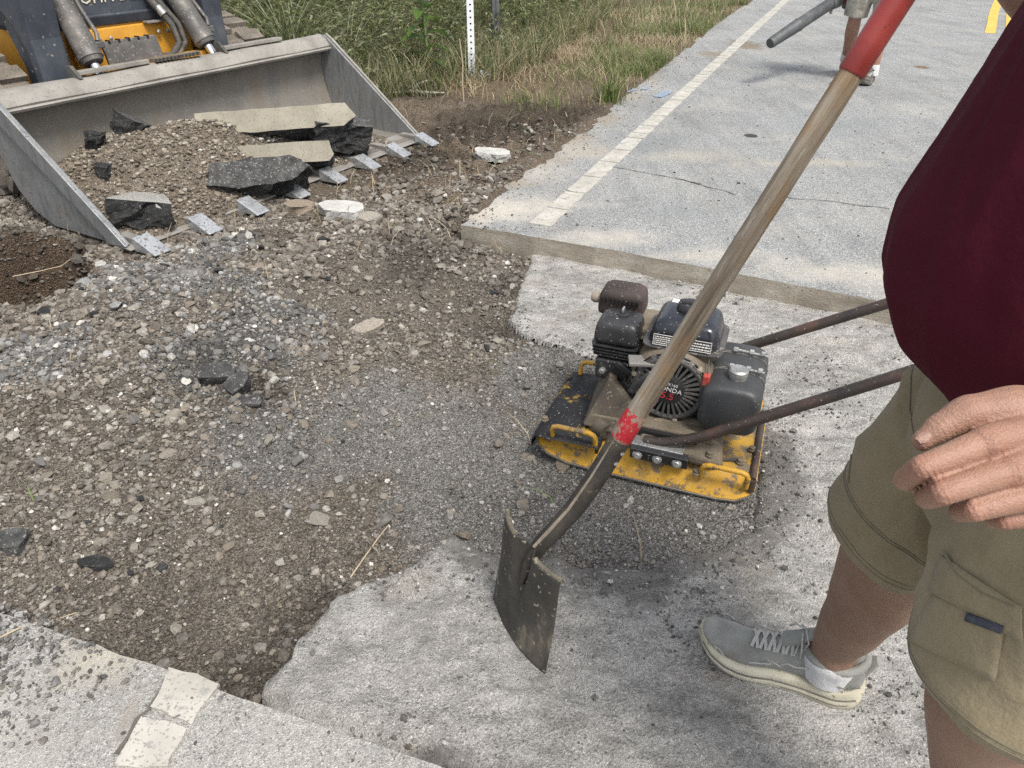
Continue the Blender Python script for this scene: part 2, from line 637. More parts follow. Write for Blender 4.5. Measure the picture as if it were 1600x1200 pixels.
MT["soil"] = m_ground()
MT["gravel"] = m_stone(True)
MT["stone"] = m_stone(False)
MT["far_asphalt"] = asphalt("weathered_asphalt", (.165, .17, .172), (.25, .257, .257), (.37, .376, .374), (.38, .36, .32), .35, 300, far_extra)
MT["near_asphalt"] = asphalt("dusty_asphalt", (.29, .284, .265), (.335, .328, .308), (.385, .378, .358), (.41, .395, .365), .6, 380, near_extra)
MT["milled"] = m_milled()
MT["cut_face"] = worn("sawn_asphalt_face", (.22, .19, .15), (.34, .305, .25), (.44, .41, .355), 5, (.16, .14, .12), 150, .62, (.9, .95), bump=.5, bd=.006, stretch=(1, 1, 3))
MT["black_asphalt"] = worn("broken_asphalt", (.012, .012, .012), (.045, .045, .046), (.10, .10, .10), 45, (.30, .30, .29), 120, .66, (.75, .95), bump=1.0, bd=.012)
MT["saw_face"] = worn("sawn_slab_face", (.20, .183, .145), (.27, .25, .20), (.33, .31, .255), 6, (.14, .128, .10), 130, .62, (.85, .95), bump=.25)
MT["line_white"] = worn("old_line_paint", (.31, .295, .255), (.43, .415, .375), (.50, .485, .445), 6, (.25, .235, .21), 150, .60, (.8, .95), bump=.4, bd=.003, wear_c=(.28, .275, .26), wear_t=.55, wear_s=22)
MT["line_yellow"] = worn("yellow_line_paint", (.48, .30, .05), (.60, .40, .08), (.64, .46, .14), 9, (.25, .2, .1), 60, .64, (.8, .95), bump=.3)
MT["blue_paint"] = worn("blue_marking_paint", (.10, .17, .30), (.16, .24, .38), (.28, .30, .32), 40, (.3, .3, .29), 70, .50, (.9, .95))
MT["crack"] = worn("crack_filled_with_dirt", (.07, .065, .058), (.11, .10, .09), None, 30, rough=(.9, .95))
MT["bucket_steel"] = worn("bare_bucket_steel", (.20, .19, .175), (.29, .28, .26), (.24, .20, .15), 5, (.38, .36, .32), 140, .68, (.45, .7), .25, .3, stretch=(1, 1, .4))
MT["bucket_rust"] = worn("rusty_bucket_plate", (.13, .122, .11), (.185, .172, .152), (.17, .138, .105), 4, (.26, .25, .225), 120, .63, (.55, .8), .2, .35, stretch=(1, 1, .5))
MT["side_steel"] = worn("scraped_side_plate", (.17, .175, .18), (.27, .28, .285), (.20, .17, .13), 6, (.10, .10, .10), 90, .66, (.35, .6), .45, .3, stretch=(1, 4, 1), wear_c=(.22, .17, .11), wear_t=.62)
MT["lip_steel"] = worn("dusty_lip_steel", (.19, .18, .16), (.28, .265, .24), (.34, .32, .28), 7, (.15, .135, .115), 110, .635, (.6, .85), .15, .4)
MT["bright_steel"] = worn("polished_tooth_steel", (.30, .31, .32), (.46, .48, .50), (.26, .25, .23), 12, (.17, .15, .13), 90, .60, (.25, .5), .5, .3)
MT["chrome"] = worn("chrome_rod", (.62, .63, .65), (.7, .7, .72), None, 10, rough=(.12, .22), metal=1.0, bump=.05)
MT["loader_dark"] = worn("scuffed_charcoal_paint", (.030, .036, .048), (.052, .060, .076), (.085, .09, .10), 9, (.27, .25, .20), 38, .70, (.35, .6), 0, .25, stretch=(1, 1, .6), wear_c=(.17, .16, .135), wear_t=.66, wear_s=26)
MT["loader_orange"] = worn("dusty_amber_paint", (.48, .22, .022), (.60, .30, .035), (.46, .23, .05), 6, (.2, .14, .07), 120, .68, (.4, .6), 0, .15)
MT["cylinder_grey"] = worn("dusty_cylinder", (.055, .056, .057), (.105, .10, .095), (.20, .185, .16), 8, (.27, .25, .22), 90, .63, (.45, .7), .2, .25)
MT["hose"] = worn("hose_rubber", (.03, .03, .03), (.07, .067, .06), (.13, .12, .10), 20, (.2, .19, .17), 150, .66, (.6, .85))
MT["track"] = worn("muddy_track_rubber", (.11, .095, .078), (.19, .165, .135), (.26, .23, .19), 10, (.10, .085, .07), 80, .6, (.85, .95), bump=.8, bd=.012)
MT["cream_letter"] = worn("cream_decal", (.55, .5, .36), (.66, .62, .48), None, 20, (.2, .18, .15), 200, .66)
MT["yellow"] = m_edgepaint("chipped_yellow_paint", (.50, .275, .022), (.15, .11, .07), .53, 26, (.19, .135, .075))
MT["yellow_top"] = m_edgepaint("worn_yellow_deck", (.44, .26, .035), (.17, .135, .09), .45, 13, (.14, .11, .075))
MT["guard_black"] = m_edgepaint("black_guard_paint", (.012, .012, .014), (.48, .30, .04), .58, 9, (.03, .028, .026))
MT["dust_metal"] = worn("oily_dust_metal", (.10, .083, .058), (.16, .13, .095), (.20, .175, .135), 11, (.26, .23, .18), 140, .68, (.75, .95), bump=.5)
MT["oily_cover"] = worn("oily_brown_cover", (.045, .037, .028), (.075, .060, .045), (.13, .108, .08), 9, (.2, .17, .13), 120, .64, (.6, .9), bump=.4)
MT["black_plastic"] = worn("dusty_black_plastic", (.014, .014, .015), (.026, .026, .028), (.05, .05, .05), 9, (.36, .36, .35), 150, .68, (.28, .5), bump=.1)
MT["tank_paint"] = worn("dark_tank_enamel", (.012, .013, .018), (.02, .022, .03), (.035, .037, .045), 7, (.45, .45, .44), 150, .685, (.14, .3), bump=.06, spec=.6)
MT["water_tank"] = worn("faded_poly_tank", (.030, .032, .034), (.045, .047, .05), (.07, .07, .068), 7, (.22, .22, .20), 120, .70, (.4, .6), bump=.1)
MT["muffler"] = worn("heat_stained_muffler", (.025, .02, .018), (.055, .037, .032), (.08, .055, .045), 9, (.36, .34, .32), 150, .68, (.55, .8))
MT["bar"] = worn("rusted_handle_tube", (.024, .023, .023), (.052, .037, .031), (.11, .06, .042), 9, (.25, .23, .2), 130, .67, (.4, .65), .1, .2)
MT["steel"] = worn("zinc_hardware", (.33, .33, .32), (.46, .46, .45), (.3, .29, .26), 30, (.15, .14, .12), 160, .66, (.3, .5), .7, .2)
MT["brown_knob"] = worn("scorched_exhaust_tip", (.18, .15, .11), (.28, .24, .19), None, 30, rough=(.6, .8))
MT["void"] = worn("dark_recess", (.006, .006, .006), (.012, .012, .011), None, 20, rough=(.9, .95))
MT["red_plastic"] = worn("faded_red_plastic", (.34, .05, .04), (.45, .09, .07), None, 20, rough=(.4, .6))
MT["red_letter"] = worn("red_decal", (.40, .025, .035), (.48, .04, .05), None, 20)
MT["white_letter"] = worn("white_decal", (.55, .54, .52), (.68, .67, .65), None, 20, (.2, .18, .15), 300, .66)
MT["grip"] = worn("faded_red_grip", (.24, .030, .026), (.33, .050, .042), (.36, .07, .06), 8, (.16, .03, .03), 120, .70, (.4, .55), bump=.1)
MT["red_band"] = m_edgepaint("chipped_red_band", (.45, .018, .03), (.30, .245, .18), .49, 30, (.3, .09, .08))
MT["wood"] = m_wood()
MT["socket"] = worn("oxidised_socket_steel", (.028, .026, .024), (.055, .048, .04), (.12, .10, .075), 16, (.24, .2, .15), 90, .70, (.5, .7), .2, .25)
MT["blade"] = worn("muddy_blade_steel", (.016, .016, .016), (.06, .055, .047), (.19, .165, .125), 7, (.34, .31, .24), 60, .68, (.45, .75), .15, .5, stretch=(1, 1, .5), wear_c=(.165, .145, .11), wear_t=.56, wear_s=14)
MT["skin"] = m_skin("tanned_skin", (.29, .155, .112), (.34, .19, .142), (.39, .225, .175), True)
MT["skin2"] = m_skin("tanned_skin_far", (.27, .15, .105), (.32, .18, .13), (.36, .21, .155))
MT["blade_tread"] = worn("worn_tread_edge", (.05, .046, .04), (.16, .14, .105), (.28, .25, .18), 14, (.34, .3, .2), 70, .62, (.5, .75), .2, .4)
MT["shirt"] = m_fabric("maroon_jersey", (.054, .006, .014), (.064, .0075, .017), (.074, .010, .021), 700, .95, 4, .35, .0)
MT["shorts"] = m_fabric("olive_canvas", (.19, .157, .10), (.24, .20, .13), (.285, .242, .162), 800, .95, 5, .7, .1)
MT["stitch"] = m_fabric("olive_seam", (.14, .12, .08), (.175, .15, .105), (.20, .175, .125), 800)
MT["patch"] = worn("navy_woven_tag", (.03, .035, .055), (.06, .065, .085), (.12, .12, .12), 60, rough=(.8, .95))
MT["sock"] = m_fabric("white_sock_knit", (.48, .48, .49), (.58, .58, .58), (.62, .62, .61), 500, .95, 20)
MT["shoe"] = m_fabric("dusty_grey_mesh", (.17, .165, .145), (.25, .255, .24), (.34, .335, .30), 700, .85, 11, .3)
MT["shoe_line"] = m_fabric("light_grey_trim", (.36, .355, .33), (.42, .415, .39), (.46, .45, .42), 700, .85, 14, .1)
MT["sole"] = worn("cream_foam_sole", (.42, .385, .28), (.55, .52, .41), (.60, .575, .47), 10, (.25, .21, .15), 90, .68, (.6, .8), bump=.25)
MT["sole_groove"] = worn("dirty_sole_groove", (.10, .095, .085), (.16, .15, .13), None, 30, rough=(.8, .95))
MT["camo"] = m_fabric("faded_camo_cloth", (.16, .145, .11), (.36, .34, .29), (.46, .44, .39), 500, .95, 22)
MT["boot"] = worn("brown_trail_shoe", (.04, .035, .03), (.09, .08, .07), (.19, .175, .155), 40, rough=(.7, .9))
MT["grey_shirt"] = m_fabric("grey_jersey", (.22, .22, .22), (.26, .26, .26), (.3, .3, .3), 600)
MT["hair"] = worn("dark_hair", (.02, .015, .012), (.05, .035, .025), None, 60, rough=(.5, .7), bump=.8)
MT["blower_tube"] = worn("grey_blower_pipe", (.05, .055, .06), (.075, .08, .085), (.12, .12, .12), 12, (.25, .24, .22), 80, .68, (.45, .6))
MT["blower_red"] = worn("maroon_blower_case", (.16, .03, .03), (.22, .045, .045), None, 14, (.3, .2, .18), 80, .68, (.4, .6))
MT["post_white"] = worn("white_post_paint", (.62, .64, .66), (.74, .76, .78), None, 8, (.4, .38, .34), 60, .70, (.5, .7))
MT["post_dark"] = worn("galvanised_dark_post", (.07, .075, .08), (.12, .125, .13), None, 8, rough=(.5, .7))
MT["leaf"] = m_leaf("leaf_green")
MT["grass"] = m_leaf("grass_blade", .3)
MT["green_stem"] = worn("green_stem", (.10, .15, .05), (.14, .19, .08), None, 20)
MT["twig"] = worn("dry_twig", (.33, .26, .17), (.42, .34, .24), None, 20)
MT["bark"] = worn("grey_dead_wood", (.30, .28, .24), (.42, .40, .36), None, 20)
MT["litter"] = worn("pale_blue_litter", (.42, .55, .58), (.55, .66, .68), None, 14, rough=(.4, .6))
MT["grey_chunk"] = worn("speckled_broken_asphalt", (.035, .035, .035), (.10, .10, .098), (.20, .196, .19), 30, (.34, .335, .32), 90, .62, (.8, .95), bump=1.0, bd=.012)
MT["concrete"] = worn("pale_broken_concrete", (.34, .335, .31), (.46, .455, .43), (.52, .515, .49), 16, (.2, .19, .18), 90, .66, (.85, .95), bump=.7, bd=.006)
MT["hole_soil"] = MT["soil"]
# ------------------------------------------------------------------ plan of the place (metres, road top at z = 0)
RD = Vector((.395, .919, 0)).normalized()          # the way the road runs
TD = Vector((RD.y, -RD.x, 0))                      # across the road, to the right
MILL = -.09
far_left = [(730, 345), (738, 332), (765, 304), (800, 279), (840, 252), (880, 224), (915, 198), (945, 172), (975, 147), (1005, 124), (1057, 87), (1108, 45), (1175, 0)]
fl = [px(u, v) for u, v in far_left]
cut = [px(720, 351), px(790, 362), px(835, 370), px(970, 393), px(1110, 420), px(1250, 446), px(1385, 472)]
cdir = (cut[-1] - cut[-3]).normalized()
cut.append(cut[-1] + cdir * 5.2)
end = cut[-1] + RD * 40
end2 = fl[-1] + RD * 28


def jitter_line(pts, step, amp, seed):
    out = []
    for i in range(len(pts) - 1):
        a, b = pts[i], pts[i + 1]
        k = max(1, int((b - a).length / step))
        for j in range(k):
            out.append(a.lerp(b, j / k))
    out.append(pts[-1])
    xs = np.array([p.x for p in out]); ys = np.array([p.y for p in out])
    j = fbm(xs, ys, .09, 4, seed) * amp
    d = [(out[min(i + 1, len(out) - 1)] - out[max(i - 1, 0)]).normalized() for i in range(len(out))]
    return [p + Vector((-q.y, q.x, 0)) * float(k) for p, q, k in zip(out, d, j)]


far_edge = jitter_line(fl, .05, .02, 3)
cut_edge = jitter_line(cut[:-1], .03, .008, 5) + [cut[-1]]
FAR = [(p.x, p.y) for p in cut_edge] + [(end.x, end.y), (end2.x, end2.y)] + [(p.x, p.y) for p in reversed(far_edge)]
FAR_S = [(p.x, p.y) for p in cut] + [(end.x, end.y), (end2.x, end2.y)] + [(p.x, p.y) for p in reversed(fl)]
ncut = [px(-260, 862), px(-60, 933), px(112, 995), px(250, 1045), px(390, 1095), px(545, 1150), px(700, 1200)]
nd = (ncut[-1] - ncut[3]).normalized()
ncut.append(ncut[-1] + nd * 4.0)
nleft = [px(-260, 862), px(-260, 862) + Vector((-.3, -1, 0)), px(-260, 862) + Vector((-.5, -4, 0))]
near_cut_edge = jitter_line(ncut[:-1], .03, .008, 8) + [ncut[-1]]
near_left_edge = jitter_line(nleft, .03, .03, 9)
NEAR_S = [(p.x, p.y) for p in reversed(ncut)] + [(p.x, p.y) for p in nleft[1:]] + [(4.0, -3.5)]
NEAR = [(p.x, p.y) for p in reversed(near_cut_edge)] + [(p.x, p.y) for p in near_left_edge[1:]] + [(4.0, -3.5)]
# the milled layer that still lies in the cut; a trench has been dug through it from the left
m_px = [(834, 378), (822, 420), (808, 455), (800, 495), (815, 518), (868, 540), (918, 556), (985, 585), (1080, 612), (1165, 640), (1205, 700), (1203, 760), (1190, 830), (1120, 862), (1010, 885), (915, 886), (862, 873), (800, 880), (740, 862), (701, 838), (668, 862), (640, 888), (581, 905), (527, 925), (470, 985), (391, 1084)]
mp = [px(u, v, MILL) for u, v in m_px]
MILLED = [(p.x, p.y) for p in mp] + [(p.x, p.y) for p in ncut[5:]] + [(p.x + .05, p.y + .1) for p in [cut[-1], cut[-2], cut[4], cut[2]]]

ctrl = [(0, 1190, -.01), (0, 1000, -.01), (60, 960, -.02), (105, 985, -.04), (0, 850, 0), (0, 700, .04), (0, 560, .06), (30, 480, .05), (60, 1090, -.01),
        (200, 900, -.07), (350, 1050, -.14), (300, 980, -.12), (420, 1040, -.14), (520, 900, -.13), (400, 900, -.11), (600, 840, -.125), (650, 800, -.12), (460, 990, -.14), (180, 1000, -.07),
        (150, 650, .06), (250, 550, .13), (330, 480, .15), (200, 450, .14), (420, 520, .10), (330, 640, .06), (450, 620, .0), (120, 500, .10), (400, 470, .12), (360, 560, .11), (480, 540, .0), (520, 470, -.02), (420, 740, -.07), (250, 780, -.035), (120, 780, -.01),
        (560, 620, -.08), (620, 720, -.105), (700, 640, -.115), (750, 740, -.12), (850, 700, -.12), (600, 520, -.075), (700, 480, -.09), (780, 520, -.115), (780, 430, -.105), (800, 390, -.09), (700, 410, -.085), (640, 385, .03), (690, 368, .025), (600, 420, -.02), (660, 430, -.08), (745, 382, -.085), (560, 400, .01),
        (1000, 760, -.117), (1180, 720, -.112), (1100, 850, -.112), (950, 850, -.12), (1000, 650, -.117), (800, 850, -.12),
        (560, 340, 0), (450, 360, 0), (350, 400, .02), (250, 400, .02), (150, 400, 0), (700, 330, -.005), (650, 280, 0), (700, 250, 0), (740, 300, -.005),
        (700, 200, .01), (800, 200, 0), (860, 225, -.008), (600, 180, .02), (900, 205, -.005), (930, 180, 0), (900, 150, .01), (60, 350, .05), (130, 350, .03), (-150, 420, .04), (-200, 650, .03), (-200, 900, 0)]
CP = np.array([(*px(u, v, z)[:2], z) for u, v, z in ctrl])
for a in range(0, 360, 20):
    CP = np.vstack([CP, [-.5 + 7 * math.cos(R(a)), 4 + 7 * math.sin(R(a)), .0]])


def ctrl_h(x, y):
    num = np.zeros_like(x); den = np.zeros_like(x)
    for cx, cy, cz in CP:
        r2 = (x - cx) ** 2 + (y - cy) ** 2 + .012
        wgt = 1 / (r2 * np.sqrt(r2))
        num += wgt * cz; den += wgt
    return num / den


HOLE = px(40, 428)
LO_ = Vector((-1.749, 3.184, 0))


def ground_h(x, y, fine=True):
    x = np.asarray(x, float); y = np.asarray(y, float)
    z = ctrl_h(x, y)
    near = sstep(9, 6, y)
    trench = np.exp(-(((x - .35) / .62) ** 2 + ((y - 1.72) / .36) ** 2) ** 2)
    rough = (1 - .85 * trench)
    z = z + (fbm(x, y, .42, 4, 11) * .030 + fbm(x, y, .13, 3, 12) * .019) * rough * near
    if fine:
        z = z + fbm(x, y, .05, 3, 13) * .0085 * (1 - .6 * trench) * near
    # clods of soil
    c = fbm(x, y, .10, 2, 21)
    z = z + sstep(.18, .6, c) * .045 * sstep(3.2, 3.9, y) * near + np.abs(fbm(x, y, .07, 3, 22)) * .022 * sstep(3.3, 4.0, y) * near
    # the bucket has scraped the ground level under its edge
    be = (x - LO_.x) * -.861 + (y - LO_.y) * .508
    bq = (x - LO_.x) * .508 + (y - LO_.y) * .861
    und = sstep(-.36, -.2, be) * sstep(-.25, .0, bq) * sstep(2.5, 2.3, bq) * sstep(1.0, .9, be)
    z = z * (1 - und) + und * np.minimum(z, -.030 + fbm(x, y, .12, 3, 34) * .008)
    # hole beside the bucket
    dx, dy = x - HOLE.x, y - HOLE.y
    r = np.sqrt(((dx * .86 + dy * .5) / .26) ** 2 + ((-dx * .5 + dy * .86) / .40) ** 2) + fbm(x, y, .2, 3, 31) * .25
    z = z - .34 * sstep(1.05, .75, r)
    # track ruts across the shoulder
    rx, ry = x + .15, y - 5.15
    al = rx * .86 + ry * .5
    ac = -rx * .5 + ry * .86
    rut = sstep(.5, .3, np.abs(ac)) * sstep(1.2, .9, np.abs(al))
    z = z + rut * (np.sin(al * 2 * math.pi / .13 + np.sin(ac * 5)) * .022)
    dF = sdist(FAR_S, x, y); dN = sdist(NEAR_S, x, y); dM = sdist(MILLED, x, y)
    shoulder = (y > 3.55)
    lap = .008 + fbm(x, y, .12, 4, 33) * .012 - np.clip(dF, -.02, 1) * .22
    z = np.where(shoulder & (np.abs(dF) < .10), np.maximum(np.where(dF > 0, -.2, z), lap), z)
    z = np.where((dF > .0) & ~shoulder, z - .3 * np.clip(dF, 0, 1), z)
    z = np.where(dF > .10, np.minimum(z, -.2), z)
    z = np.where(dN > .0, np.minimum(z, np.where(x < -.93, .004 - np.clip(dN, 0, .6) * .25 + fbm(x, y, .09, 3, 35) * .010 + .02 * sstep(-.95, -1.25, x), -.04 - np.clip(dN, 0, .6) * 1.2)), z)
    z = np.where(dM > .01, np.minimum(z, MILL - .012 - np.clip(dM, 0, .3) * .6), z)
    # keep clear of the sawn edges, where the saw left a drop
    lowfar = sstep(-.10, 0, dF) * ((x < .12) & (y < 3.6))
    z = z - lowfar * .035
    return z


def zones(x, y):
    """how much of grey grindings, of fine compacted grit, and of turf there is at a spot"""
    g = np.zeros_like(x); t = np.zeros_like(x)
    for u, v, r in [(300, 470, .34), (200, 430, .30), (410, 560, .25), (450, 500, .2), (440, 680, .22), (60, 590, .22), (30, 1080, .13), (10, 1140, .1), (330, 600, .22), (330, 390, .25)]:
        p = px(u, v)
        g = np.maximum(g, np.exp(-((x - p.x) ** 2 + (y - p.y) ** 2) / r ** 2))
    for u, v, r in [(700, 690, .28), (600, 650, .2), (850, 740, .35), (1000, 780, .35), (560, 700, .18), (1150, 800, .3), (700, 790, .2), (860, 600, .26), (1050, 650, .4), (770, 820, .2), (1100, 860, .2)]:
        p = px(u, v, -.12)
        t = np.maximum(t, np.exp(-((x - p.x) ** 2 + (y - p.y) ** 2) / r ** 2))
    nz = fbm(x, y, .22, 4, 41) * .42
    g = sstep(.25, .85, g + nz) * .85
    t = sstep(.3, .68, t + nz * .8)
    turf = sstep(5.9, 7.0, y + fbm(x, y, .8, 3, 43) * 1.2 - .8 * sstep(.2, 1.2, x))
    return g, t, turf


def moist(x, y):
    """freshly dug soil is still damp and darker"""
    m = np.zeros_like(x)
    for u, v, r in [(370, 1045, .13), (440, 1000, .14), (510, 920, .10), (640, 395, .22), (700, 385, .22), (790, 440, .14), (780, 500, .12), (60, 400, .3), (20, 430, .3), (120, 390, .2), (640, 430, .16), (390, 390, .12), (800, 200, .5), (760, 215, .5), (700, 225, .4), (660, 265, .35), (860, 190, .4), (330, 620, .12), (400, 650, .1)]:
        p = px(u, v, -.05)
        m = np.maximum(m, np.exp(-((x - p.x) ** 2 + (y - p.y) ** 2) / r ** 2))
    return sstep(.15, .85, m + fbm(x, y, .2, 3, 46) * .35)


# ------------------------------------------------------------------ ground sheet
def axis(lo, hi, step, far_lo, far_hi):
    core = np.arange(lo, hi, step)
    out_hi, out_lo = [core[-1]], [core[0]]
    s = step
    while out_hi[-1] < far_hi:
        s *= 1.12
        out_hi.append(out_hi[-1] + s)
    s = step
    while out_lo[-1] > far_lo:
        s *= 1.12
        out_lo.append(out_lo[-1] - s)
    return np.concatenate([out_lo[:0:-1], core, out_hi[1:]])


gx = axis(-2.7, 1.0, .0115, -60, 60)
gy = axis(.7, 5.6, .0125, -60, 120)
GX, GY = np.meshgrid(gx, gy)
fx, fy = GX.ravel(), GY.ravel()
GZ = ground_h(fx, fy)
zg, zt, zf = zones(fx, fy)
soil = np.array([.168, .147, .122]); grind = np.array([.188, .183, .175]); grit = np.array([.208, .20, .186]); turf = np.array([.16, .125, .08]); mud = np.array([.165, .132, .10])
mudw = sstep(3.25, 4.0, fy + fbm(fx, fy, .5, 3, 44) * .5)[:, None]
gc = soil * (1 - mudw) + mud * mudw
gc = gc * (1 - zg[:, None]) + grind * zg[:, None]
gc = gc * (1 - zt[:, None]) + grit * zt[:, None]
gc = gc * (1 - zf[:, None]) + turf * zf[:, None]
gc = gc * (1 + .35 * fbm(fx, fy, .3, 4, 45))[:, None] * (1 - .45 * moist(fx, fy))[:, None]
rd_ = np.exp(-((fx - HOLE.x) ** 2 + (fy - HOLE.y - .1) ** 2) / .45 ** 2)[:, None]
gc = gc * (1 + rd_ * np.array([.25, -.05, -.25]))
nx_, ny_ = len(gx), len(gy)
ii = (np.arange(ny_ - 1)[:, None] * nx_ + np.arange(nx_ - 1)[None, :]).ravel()
me = np_mesh("ground", np.stack([fx, fy, GZ], 1), np.stack([ii, ii + 1, ii + 1 + nx_, ii + nx_], 1), gc, True)
ground = tag(link("ground", me, MT["soil"]), kind="structure")


# ------------------------------------------------------------------ road slabs
def slab(name, poly, top, depth, mat_top, mat_side):
    me = bpy.data.meshes.new(name)
    bm = bmesh.new()
    up = [bm.verts.new((x, y, top)) for x, y in poly]
    lo = [bm.verts.new((x + .0, y, top - depth)) for x, y in poly]
    f = bm.faces.new(up)
    f.normal_update()
    if f.normal.z < 0: f.normal_flip()
    n = len(poly)
    for i in range(n):
        q = bm.faces.new((up[i], up[(i + 1) % n], lo[(i + 1) % n], lo[i]))
        q.material_index = 1
    bmesh.ops.recalc_face_normals(bm, faces=[q for q in bm.faces if q.material_index == 1])
    bmesh.ops.triangulate(bm, faces=[f])
    bm.to_mesh(me)
    bm.free()
    me.materials.append(mat_top)
    me.materials.append(mat_side)
    return tag(link(name, me), kind="structure")


road = slab("road", FAR, 0.0, .13, MT["far_asphalt"], MT["cut_face"])
near_road = slab("near_road", NEAR, 0.0, .16, MT["near_asphalt"], MT["cut_face"])

# milled layer: a height field whose edge breaks away raggedly
bx0, bx1, by0, by1 = -.72, 2.6, .1, 3.6
hx = np.concatenate([np.arange(bx0, 1.7, .0105), np.arange(1.7, bx1, .04)])
hy = np.arange(by0, by1, .0115)
HX, HY = np.meshgrid(hx, hy)
x, y = HX.ravel(), HY.ravel()
sd = sdist(MILLED, x, y) + fbm(x, y, .11, 4, 51) * .03 + fbm(x, y, .03, 2, 52) * .006
z = MILL + fbm(x, y, .30, 4, 53) * .012 + fbm(x, y, .04, 4, 54) * .0065
along = x * TD.x + y * TD.y
across = x * RD.x + y * RD.y
scal = np.sin(across * 2 * math.pi / .135 + fbm(x, y, .4, 2, 55) * 5)
z = z + scal * .0035 * sstep(1.6, 1.3, y)
z = z + scal * .011 * sstep(.45, .8, x) * sstep(2.9, 2.3, y) * sstep(1.0, 1.3, y)
z = z + .004 * (fbm(along / 6, across, .035, 2, 56))
soft = sstep(.25, .6, x)                      # on the right the trench runs out gently
nearb = sstep(1.75, 1.5, y) * sstep(-.30, -.12, x)
wdt = .012 + .10 * np.maximum(soft, nearb * .8)
z = z - .14 * sstep(.0, 1.0, -sd / wdt)
z = z - .006 * sstep(.02, -.0, sd)
keep = z > -.215
gi = np.arange(len(x)).reshape(HX.shape)
q = np.stack([gi[:-1, :-1].ravel(), gi[:-1, 1:].ravel(), gi[1:, 1:].ravel(), gi[1:, :-1].ravel()], 1)
dFm = sdist(FAR_S, x, y); dNm = sdist(NEAR_S, x, y)
ok = keep & (dFm < .03) & (dNm < .03)
q = q[ok[q].all(1)]
used = np.unique(q)
rem = np.full(len(x), -1); rem[used] = np.arange(len(used))
MZ = z
edge_near = np.maximum(soft, nearb)
ecol = np.clip(sstep(.02 + .17 * edge_near, -.01, sd + fbm(x, y, .16, 4, 57) * .06 * edge_near), 0, 1) * (y < 2.6) * (.35 + .65 * edge_near)
milled = tag(link("milled_pavement", np_mesh("milled_pavement", np.stack([x, y, z], 1)[used], rem[q], np.repeat(ecol[used][:, None], 3, 1), True), MT["milled"]), kind="structure")


def mill_h(px_, py_):
    ix = np.clip(np.searchsorted(hx, px_), 0, len(hx) - 1)
    iy = np.clip(np.searchsorted(hy, py_), 0, len(hy) - 1)
    return MZ.reshape(HX.shape)[iy, ix]


def top_h(x, y):
    """what surface lies on top at a spot"""
    x = np.atleast_1d(np.asarray(x, float)); y = np.atleast_1d(np.asarray(y, float))
    g = ground_h(x, y)
    inr = (x > bx0) & (x < 1.69) & (y > by0) & (y < by1)
    m = np.where(inr, mill_h(x, y), -9)
    z = np.maximum(g, m)
    rd = (sdist(FAR_S, x, y) > 0) | (sdist(NEAR_S, x, y) > 0)
    return np.where(rd, np.maximum(z, 0), z)


# ------------------------------------------------------------------ road markings
def quad_piece(name, pts, zt, th, mat, parent, seed):
    r = random.Random(seed)
    poly = []
    for i in range(4):
        a, b = Vector(pts[i]), Vector(pts[(i + 1) % 4])
        for k in range(4):
            p = a.lerp(b, k / 4)
            poly.append((p.x + r.uniform(-.004, .004), p.y + r.uniform(-.004, .004)))
    m = MB().prism(poly, lambda a, b, d: (a, b, d), zt - th, zt)
    return m.build(name, mat, parent)


la, lb = px(842, 354), px(1228, 0)
ld = (lb - la).normalized()
lt = Vector((ld.y, -ld.x, 0))
s, k = .015, 0
rr = random.Random(5)
while s < 16:
    L = rr.uniform(.13, .34) if s < 7 else rr.uniform(.4, .8)
    if s > 10: L = 1.6
    a = la + ld * s
    b = la + ld * (s + L - (.016 if s < 8 else .03))
    wv = .057
    if not (1.62 < s < 1.75):
        quad_piece("line_segment", [a - lt * wv, b - lt * wv, b + lt * wv, a + lt * wv], .005, .006, MT["line_white"], road, k)
    s += L
    k += 1
for pts, sd_ in (([(268, 1043), (342, 1070), (300, 1132), (236, 1108)], 1), ([(222, 1122), (292, 1140), (262, 1200), (176, 1200)], 2)):
    P4 = [px(u, v) for u, v in pts]
    quad_piece("line_segment", P4, .005, .006, MT["line_white"], near_road, 90 + sd_)
P4 = [px(160, 1215), px(255, 1215), px(225, 1260), px(120, 1260)]
quad_piece("line_segment", P4, .005, .006, MT["line_white"], near_road, 95)
# yellow centre lines bend away to the right
ya = [px(1547, 52), px(1553, 20), px(1564, -12), px(1590, -40), px(1640, -66)]
yo = Vector((.24, -.03, 0))
for off in (0, 1):
    for i in range(len(ya) - 1):
        a, b = ya[i] + yo * off, ya[i + 1] + yo * off
        n_ = Vector(((b - a).y, -(b - a).x, 0)).normalized() * .06
        quad_piece("centre_line_segment", [a - n_, b - n_, b + n_, a + n_], .005, .006, MT["line_yellow"], road, 200 + i + 10 * off)
for (u, v, ang, L, W) in ((1036, 148, -.1, .26, .075), (1008, 139, .1, .10, .05), (985, 142, -.2, .16, .05)):
    p = px(u, v)
    dv = Vector((math.cos(ang + 1.1), math.sin(ang + 1.1), 0)) * L / 2
    wv = Vector((-dv.y, dv.x, 0)).normalized() * W / 2
    quad_piece("paint_mark", [p - dv - wv, p + dv - wv, p + dv + wv, p - dv + wv], .0065, .003, MT["blue_paint"], road, 300 + u)


